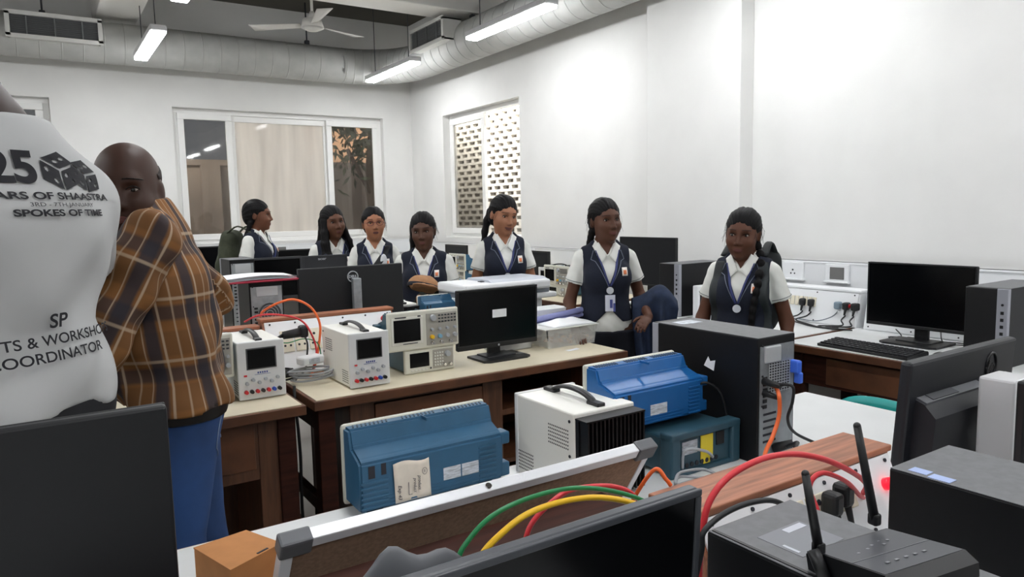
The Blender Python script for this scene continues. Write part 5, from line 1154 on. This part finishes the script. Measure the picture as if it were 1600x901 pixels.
# sling bag of the girl in glasses
vb = [inflate(p, .02) for p in body_prims(PP(arm_r=((-.2, 0, 1), (-.1, -.1, .9))))[0]]
az3 = math.degrees(math.atan2(1.98, 4.76)); t = thing('sling_bag', 'black diagonal sling strap with a white oval patch on the girl in glasses', 'bag', (1.98, 4.76, 0), R(2 - az3)); t.scale = (.975,) * 3
ribbon_on(vb, [(.088, 1.27), (.06, 1.21), (.0, 1.13), (-.06, 1.05), (-.10, .98), (-.12, .92)], .030, .008, mat('black_webbing', '#15171b', .8), 'sling_strap', t, flat=.004)
MB().sph((.055, float(surf_y(vb, [.055], [1.17])[0]) - .018, 1.165), (.024, .008, .05)).build('oval_patch', mat('patch_white', '#d8dade', .6), t)

# ------------------------------------------------------------------ man in the checked shirt
def uv_cloth(arms, lean, sleeve=False):
    def fn(P):
        out = np.zeros_like(P); x = P[:, 0]; y = P[:, 1] + lean * np.maximum(0, P[:, 2] - .9)
        ang = np.arctan2(x, -y); out[:, 0] = ang * .17; out[:, 1] = P[:, 2]
        for sh, el, wr in arms:
            for a, b in ((sh, el), (el, wr)):
                L_ = np.linalg.norm(b - a); d = (b - a) / L_; q = P - a; t = q @ d; pr = q - t[:, None] * d; r = np.sqrt((pr ** 2).sum(1)); m = (t > (-9 if a is sh else 0))
                e1 = np.cross(d, (0, 1, .2)); e1 /= np.linalg.norm(e1); e2 = np.cross(d, e1); an = np.arctan2(pr @ e1, pr @ e2)
                out[m, 0] = an[m] * .06 + .02; out[m, 1] = t[m] + (0 if a is sh else np.linalg.norm(el - sh))
        return out
    return fn
PLAID = bpy.data.materials.new('checked_cotton'); PLAID.use_nodes = True; nt = PLAID.node_tree; b_ = nt.nodes['Principled BSDF']; b_.inputs['Roughness'].default_value = .9
at_n = nt.nodes.new('ShaderNodeAttribute'); at_n.attribute_name = 'cloth_uv'; sp = nt.nodes.new('ShaderNodeSeparateXYZ'); nt.links.new(at_n.outputs['Vector'], sp.inputs[0])
def band(sock, period, lo, hi, soft=.06):
    m1 = nt.nodes.new('ShaderNodeMath'); m1.operation = 'DIVIDE'; m1.inputs[1].default_value = period; nt.links.new(sock, m1.inputs[0])
    m2 = nt.nodes.new('ShaderNodeMath'); m2.operation = 'FRACT'; nt.links.new(m1.outputs[0], m2.inputs[0])
    rp = nt.nodes.new('ShaderNodeValToRGB'); e = rp.color_ramp.elements; e[0].position = max(0, lo - soft); e[0].color = (0, 0, 0, 1); e[1].position = lo; e[1].color = (1, 1, 1, 1)
    x = e.new(hi); x.color = (1, 1, 1, 1); x = e.new(min(1, hi + soft)); x.color = (0, 0, 0, 1); nt.links.new(m2.outputs[0], rp.inputs[0]); return rp.outputs[0]
cur = None
def over(col, fac, amt):
    global cur
    mx = nt.nodes.new('ShaderNodeMix'); mx.data_type = 'RGBA'; mm = nt.nodes.new('ShaderNodeMath'); mm.operation = 'MULTIPLY'; mm.inputs[1].default_value = amt; nt.links.new(fac, mm.inputs[0]); nt.links.new(mm.outputs[0], mx.inputs['Factor'])
    if cur is None: mx.inputs['A'].default_value = (*lin('#7c5227'), 1)
    else: nt.links.new(cur, mx.inputs['A'])
    mx.inputs['B'].default_value = (*lin(col), 1); cur = mx.outputs['Result']
over('#5d3e20', band(sp.outputs[1], .13, .55, .95), .5); over('#22242e', band(sp.outputs[0], .105, .10, .32), .85); over('#22242e', band(sp.outputs[1], .15, .12, .30), .7)
over('#b9a48c', band(sp.outputs[0], .105, .42, .45, .02), .7); over('#b9a48c', band(sp.outputs[0], .105, .0, .02, .02), .6); over('#b9a48c', band(sp.outputs[1], .15, .42, .45, .02), .6); over('#b9a48c', band(sp.outputs[0], .105, .74, .76, .02), .5)
nt.links.new(cur, b_.inputs['Base Color'])
DENIM = mat('blue_denim', '#2a4a7e', .85, noise=.5, nscale=4, bump=.1)
def man(label, loc, turn, s, skin, P, shirt, long_sleeve, hem, h=.007, hair_top=None, pants=DENIM, attr=False, fold=0, sleeve_len=.62, face=True):
    az = math.degrees(math.atan2(loc[0], loc[1])); t = thing('person', label, 'person', (loc[0], loc[1], 0), R(turn - az)); t.scale = (s, s, s)
    tor, A, hands, neck, head, legs, arms, hc, Rm, hs = body_prims(P)
    SK = mat('skin_' + skin.lstrip('#'), skin, .55, noise=.06, nscale=8, spec=.3)
    if P.get('stride'):
        legs = []
        for sx, dy in ((-1, .10), (1, -.09)): legs += [cap((sx * .080, .005, .84), (sx * .088, dy * .35 - .01, .46), .088, .064, k=.04), cap((sx * .088, dy * .35 - .01, .46), (sx * .09, dy * .9, .07), .062, .048, k=.02)]
    body = tor + legs + neck + head + A + hands; g = Grid([body], h); g.mesh(g.field(body), 'body', SK, t)
    infl = P.get('loose', .018); ti = [inflate(p, infl) for p in tor] + ([inflate(p, .013) for p in neck] if P.get('collar') else []) + ([inflate(p, .026) for p in legs] if attr else [])
    gs = Grid([[inflate(p, .03) for p in ti], [cap(a[0], a[1], .09) for a in arms], [cap(a[1], a[2], .08) for a in arms] if long_sleeve else []], h); X, Y, Z = gs.X(); f = gs.field(ti); f = np.maximum(f, hem - Z)
    for sh, el, wr in arms:
        if long_sleeve:
            q = wr + (el - wr) * .30; fs = gs.field([cap(sh, el, .066, .058, k=.03), cap(el, q, .057, .05, k=.02)]); d = (wr - el) / np.linalg.norm(wr - el); fs = np.maximum(fs, -gs.field([cap(q, wr, .036)]) )
        else:
            d = (el - sh) / np.linalg.norm(el - sh); Ls = sleeve_len * np.linalg.norm(el - sh); fs = np.maximum(gs.field([cap(sh, sh + d * (Ls + .05), .060, .074, k=.03)]), ((X - sh[0]) * d[0] + (Y - sh[1]) * d[1] + (Z - sh[2]) * d[2]) - Ls)
        if attr:
            fo = fs + fold * .7 * (np.sin(Z * 60 + X * 30) * .5 + np.sin(Z * 31 - X * 43 + Y * 40) * .5); gs.mesh(fo, 'sleeve', shirt, t, uv_cloth([(sh, el, wr)], P.get('lean', 0), True))
        else: f = combine(f, fs, .035, 'u')
    f = np.maximum(f, Z - (P.get('neckline', 1.315) - (Y + P.get('lean', 0) * .4) * -.20))
    if fold: f = f + fold * (np.sin(Z * 38 + X * 14 + 3 * np.sin(X * 9 + Y * 8)) * .5 + np.sin(Z * 21 - X * 33 + Y * 20) * .5) * np.clip((1.22 - Z) * 4, .12, 1)
    sh_o = gs.mesh(f, 'shirt', shirt, t, uv_cloth([], P.get('lean', 0)) if attr else None)
    lg = [inflate(p, .014) for p in legs] + [inflate(tor[0], .012)]; gl = Grid([lg], h + .001); X, Y, Z = gl.X(); f = np.maximum(gl.field(lg), Z - .868) + .004 * np.sin(Z * 50 + Y * 30) * np.clip((.6 - Z) * 3, 0, 1); tr = gl.mesh(f, 'jeans', pants, t)
    for sx, dy in ((-1, .09), (1, -.08)) if P.get('stride') else ((-1, .02), (1, .02)): MB().sph((sx * .10, dy - .06, .04), (.05, .135, .04)).bx(sx * .10 - .046, sx * .10 + .046, dy - .18, dy + .05, 0, .018, .008).build('shoe', SHOE, t)
    if hair_top is None: hair_mesh(t, hc, Rm, hs * P.get('hair_s', .975), 'short', .0055, HAIR, None, -.115, False, False)
    else:                                                  # cropped fringe of hair round the back and sides only
        hp_ = [inflate(xform(p, Rm, hc, hs), .0035) for p in HEAD[:2]]; gh = Grid([hp_], .0045); f = gh.field(hp_); Q = (np.stack(np.meshgrid(*gh.ax, indexing='ij'), -1) - hc) @ Rm / hs
        f = np.maximum(np.maximum(f, Q[..., 2] - hair_top - .35 * np.maximum(0, Q[..., 1])), np.maximum(-.055 - Q[..., 2], .0 - .5 * np.maximum(0, Q[..., 2] - .01) - Q[..., 1] + .006))
        for sx in (-1, 1): f = np.maximum(f, .0 - (np.sqrt(((Q - V3(sx * .074, .014, -.004)) / V3(.03, .026, .036)) ** 2 @ V3(1, 1, 1)) - 1) * .03)
        gh.mesh(f, 'hair', P.get('hair_m', HAIR), t)
    if face: face_parts(t, head, hc, Rm, hs)
    return t, ti, tor, lg, arms
pm_ = PP(sw=.172, cw=.158, ww=.148, hw=.150, cd=.112, hd=.082, belly=.026, bust=0, lean=.13, nr=.060, thick=1.15, hs=1.0, head=(76, 4, 0), head_s=1.0, head_off=(.012, .002, -.052), neck_off=(0, -.015, -.02), sh_z=.035, collar=True, neckline=1.345, stride=True, loose=.016,
         arm_l=((.205, -.17, 1.0), (.12, -.30, .93)), arm_r=((-.24, .12, 1.075), (-.15, -.03, .95)), hair_s=.955, hair_m=mat('cropped_grey_hair', '#221713', .8))
tm, tim, torm, lgm, arms_m = man('person in a brown checked shirt and jeans, face turned aside', (.308, 2.26), -88, 1.115, '#3c261d', pm_, PLAID, True, .838, .007, hair_top=.045, attr=True, fold=.012)
# belt and pocket seams
bl_ = [inflate(p, .005) for p in lgm]; gb = Grid([bl_], .006); X, Y, Z = gb.X(); f = np.maximum(np.maximum(gb.field(bl_), Z - .850), .806 - Z); gb.mesh(f, 'belt', mat('black_leather', '#15110f', .45), tm)
STITCH = mat('pale_stitching', '#9aaac8', .8)
for sx in (-1, 1):
    ribbon_on(lgm, [(sx * .035, .84), (sx * .13, .85)], .0016, .001, STITCH, 'pocket_seam', tm, 1); ribbon_on(lgm, [(sx * .035, .82), (sx * .13, .83)], .0016, .001, STITCH, 'pocket_seam', tm, 1)
    ribbon_on(lgm, [(sx * .035, .82), (sx * .04, .72), (sx * .085, .69), (sx * .125, .725), (sx * .13, .83)], .0014, .001, STITCH, 'pocket_seam', tm, 1)
# ------------------------------------------------------------------ man in the printed white T-shirt, seen from behind
TEE = mat('white_jersey', '#b0b1b1', .9, noise=.03, nscale=6)
pw = PP(trap=.046, sw=.166, cw=.168, ww=.152, hw=.158, cd=.118, bust=0, nr=.058, thick=1.15, hs=1.0, head_s=.98, loose=.022, head=(10, 8, 0), neckline=1.292, sh_z=-.052, neck_off=(0, -.05, 0), head_off=(0, -.125, .0),
        arm_l=((.24, -.11, 1.01), (.17, -.33, 1.0)), arm_r=((-.24, -.11, 1.01), (-.17, -.33, 1.0)))
WT = -142
tw, tiw, torw, lgw, arms_w = man('person in a printed white T-shirt seen from behind at the left border', (-.082, 1.80), WT, 1.268, '#2e1d16', pw, TEE, False, .84, .007, attr=False, fold=.010, pants=mat('black_trousers', '#16171c', .8), face=True)
PRINT = mat('black_print', '#17171d', .85)
def print_on(name, me_fn, parent=tw):
    bm = bmesh.new(); me_fn(bm)
    for ax, rng in (((1, 0, 0), np.arange(-.16, .17, .012)), ((0, 0, 1), np.arange(.9, 1.3, .012))):
        for c in rng: bmesh.ops.bisect_plane(bm, geom=bm.verts[:] + bm.edges[:] + bm.faces[:], plane_co=Vector(ax) * c, plane_no=ax)
    if len(bm.verts):
        y = surf_y(tiw, [v.co.x for v in bm.verts], [v.co.z for v in bm.verts], 1)
        for v, q in zip(bm.verts, y): v.co.y = q + .0016 + .0105 * min(1, max(.12, (1.22 - v.co.z) * 4))
    bmesh.ops.recalc_face_normals(bm, faces=bm.faces)
    me = bpy.data.meshes.new(name); bm.to_mesh(me); bm.free(); me.materials.append(PRINT); o = bpy.data.objects.new(name, me); COL.objects.link(o); o.parent = parent; return o
def txt(body, size, x, z, sx=1, bold=0, rot=0, shear=0):
    def fn(bm):
        cu = bpy.data.curves.new('t', 'FONT'); cu.body = body; cu.size = size; cu.align_x = 'CENTER'; cu.align_y = 'CENTER'; cu.offset = bold; cu.shear = shear; o = bpy.data.objects.new('t', cu); COL.objects.link(o)
        me = bpy.data.meshes.new_from_object(o.evaluated_get(bpy.context.evaluated_depsgraph_get())); bpy.data.objects.remove(o); bpy.data.curves.remove(cu)
        me.transform(Matrix.Translation((x, 0, z)) @ BACK @ Matrix.Rotation(R(rot), 4, 'Z') @ Matrix.Diagonal((sx, 1, 1, 1))); bm.from_mesh(me); bpy.data.meshes.remove(me)
    return fn
def dice(cx, cz, s, tilt):
    """a drawn die: three dark faces with light seams and pips left open"""
    def fn(bm):
        def P2(u, v): a = R(tilt); return Vector((-(cx + (u * math.cos(a) - v * math.sin(a)) * s), 0, cz + (u * math.sin(a) + v * .86 * math.cos(a)) * s))
        top = [(-.95, .52), (0, .98), (.95, .52), (0, .10)]; lf = [(-1.0, .40), (-.06, -.02), (-.06, -1.0), (-1.0, -.55)]; rt = [(.06, -.02), (1.0, .40), (1.0, -.55), (.06, -1.0)]
        for face, pips in ((top, ((.3, .5), (.7, .5))), (lf, ((.3, .3), (.7, .7))), (rt, ((.3, .3), (.7, .7), (.5, .5))[:2])):
            def B(u, v): a, b, c, d = [np.array(q) for q in face]; q = a * (1 - u) * (1 - v) + b * u * (1 - v) + c * u * v + d * (1 - u) * v; return P2(*q)
            n = 30
            for i in range(n):
                for j in range(n):
                    u, v = (i + .5) / n, (j + .5) / n
                    if any((u - p[0]) ** 2 + (v - p[1]) ** 2 < .0155 for p in pips): continue
                    bm.faces.new([bm.verts.new(B(x / n, y / n)) for x, y in ((i, j), (i + 1, j), (i + 1, j + 1), (i, j + 1))])
    return fn
for nm, fn in (('printed_number', txt('25', .066, .046, 1.224, 1.12, .0022)), ('printed_die', dice(.034, 1.224, .0355, -4)), ('printed_die', dice(.092, 1.219, .032, -12)),
               ('printed_line', txt('YEARS OF SHAASTRA', .0150, -.012, 1.183, 1.72, .0004)), ('printed_line', txt('3RD - 7TH JANUARY', .0085, -.022, 1.170, 1.6)), ('printed_line', txt('SPOKES OF TIME', .0140, -.02, 1.157, 1.65, .0005)),
               ('printed_line', txt('SP', .030, .0, .990, 1.1, .0006, 0, .12)), ('printed_line', txt('EVENTS & WORKSHOPS', .0225, .012, .962, 1.12, .0003)), ('printed_line', txt('COORDINATOR', .0225, .012, .937, 1.16, .0003))):
    print_on(nm, fn)
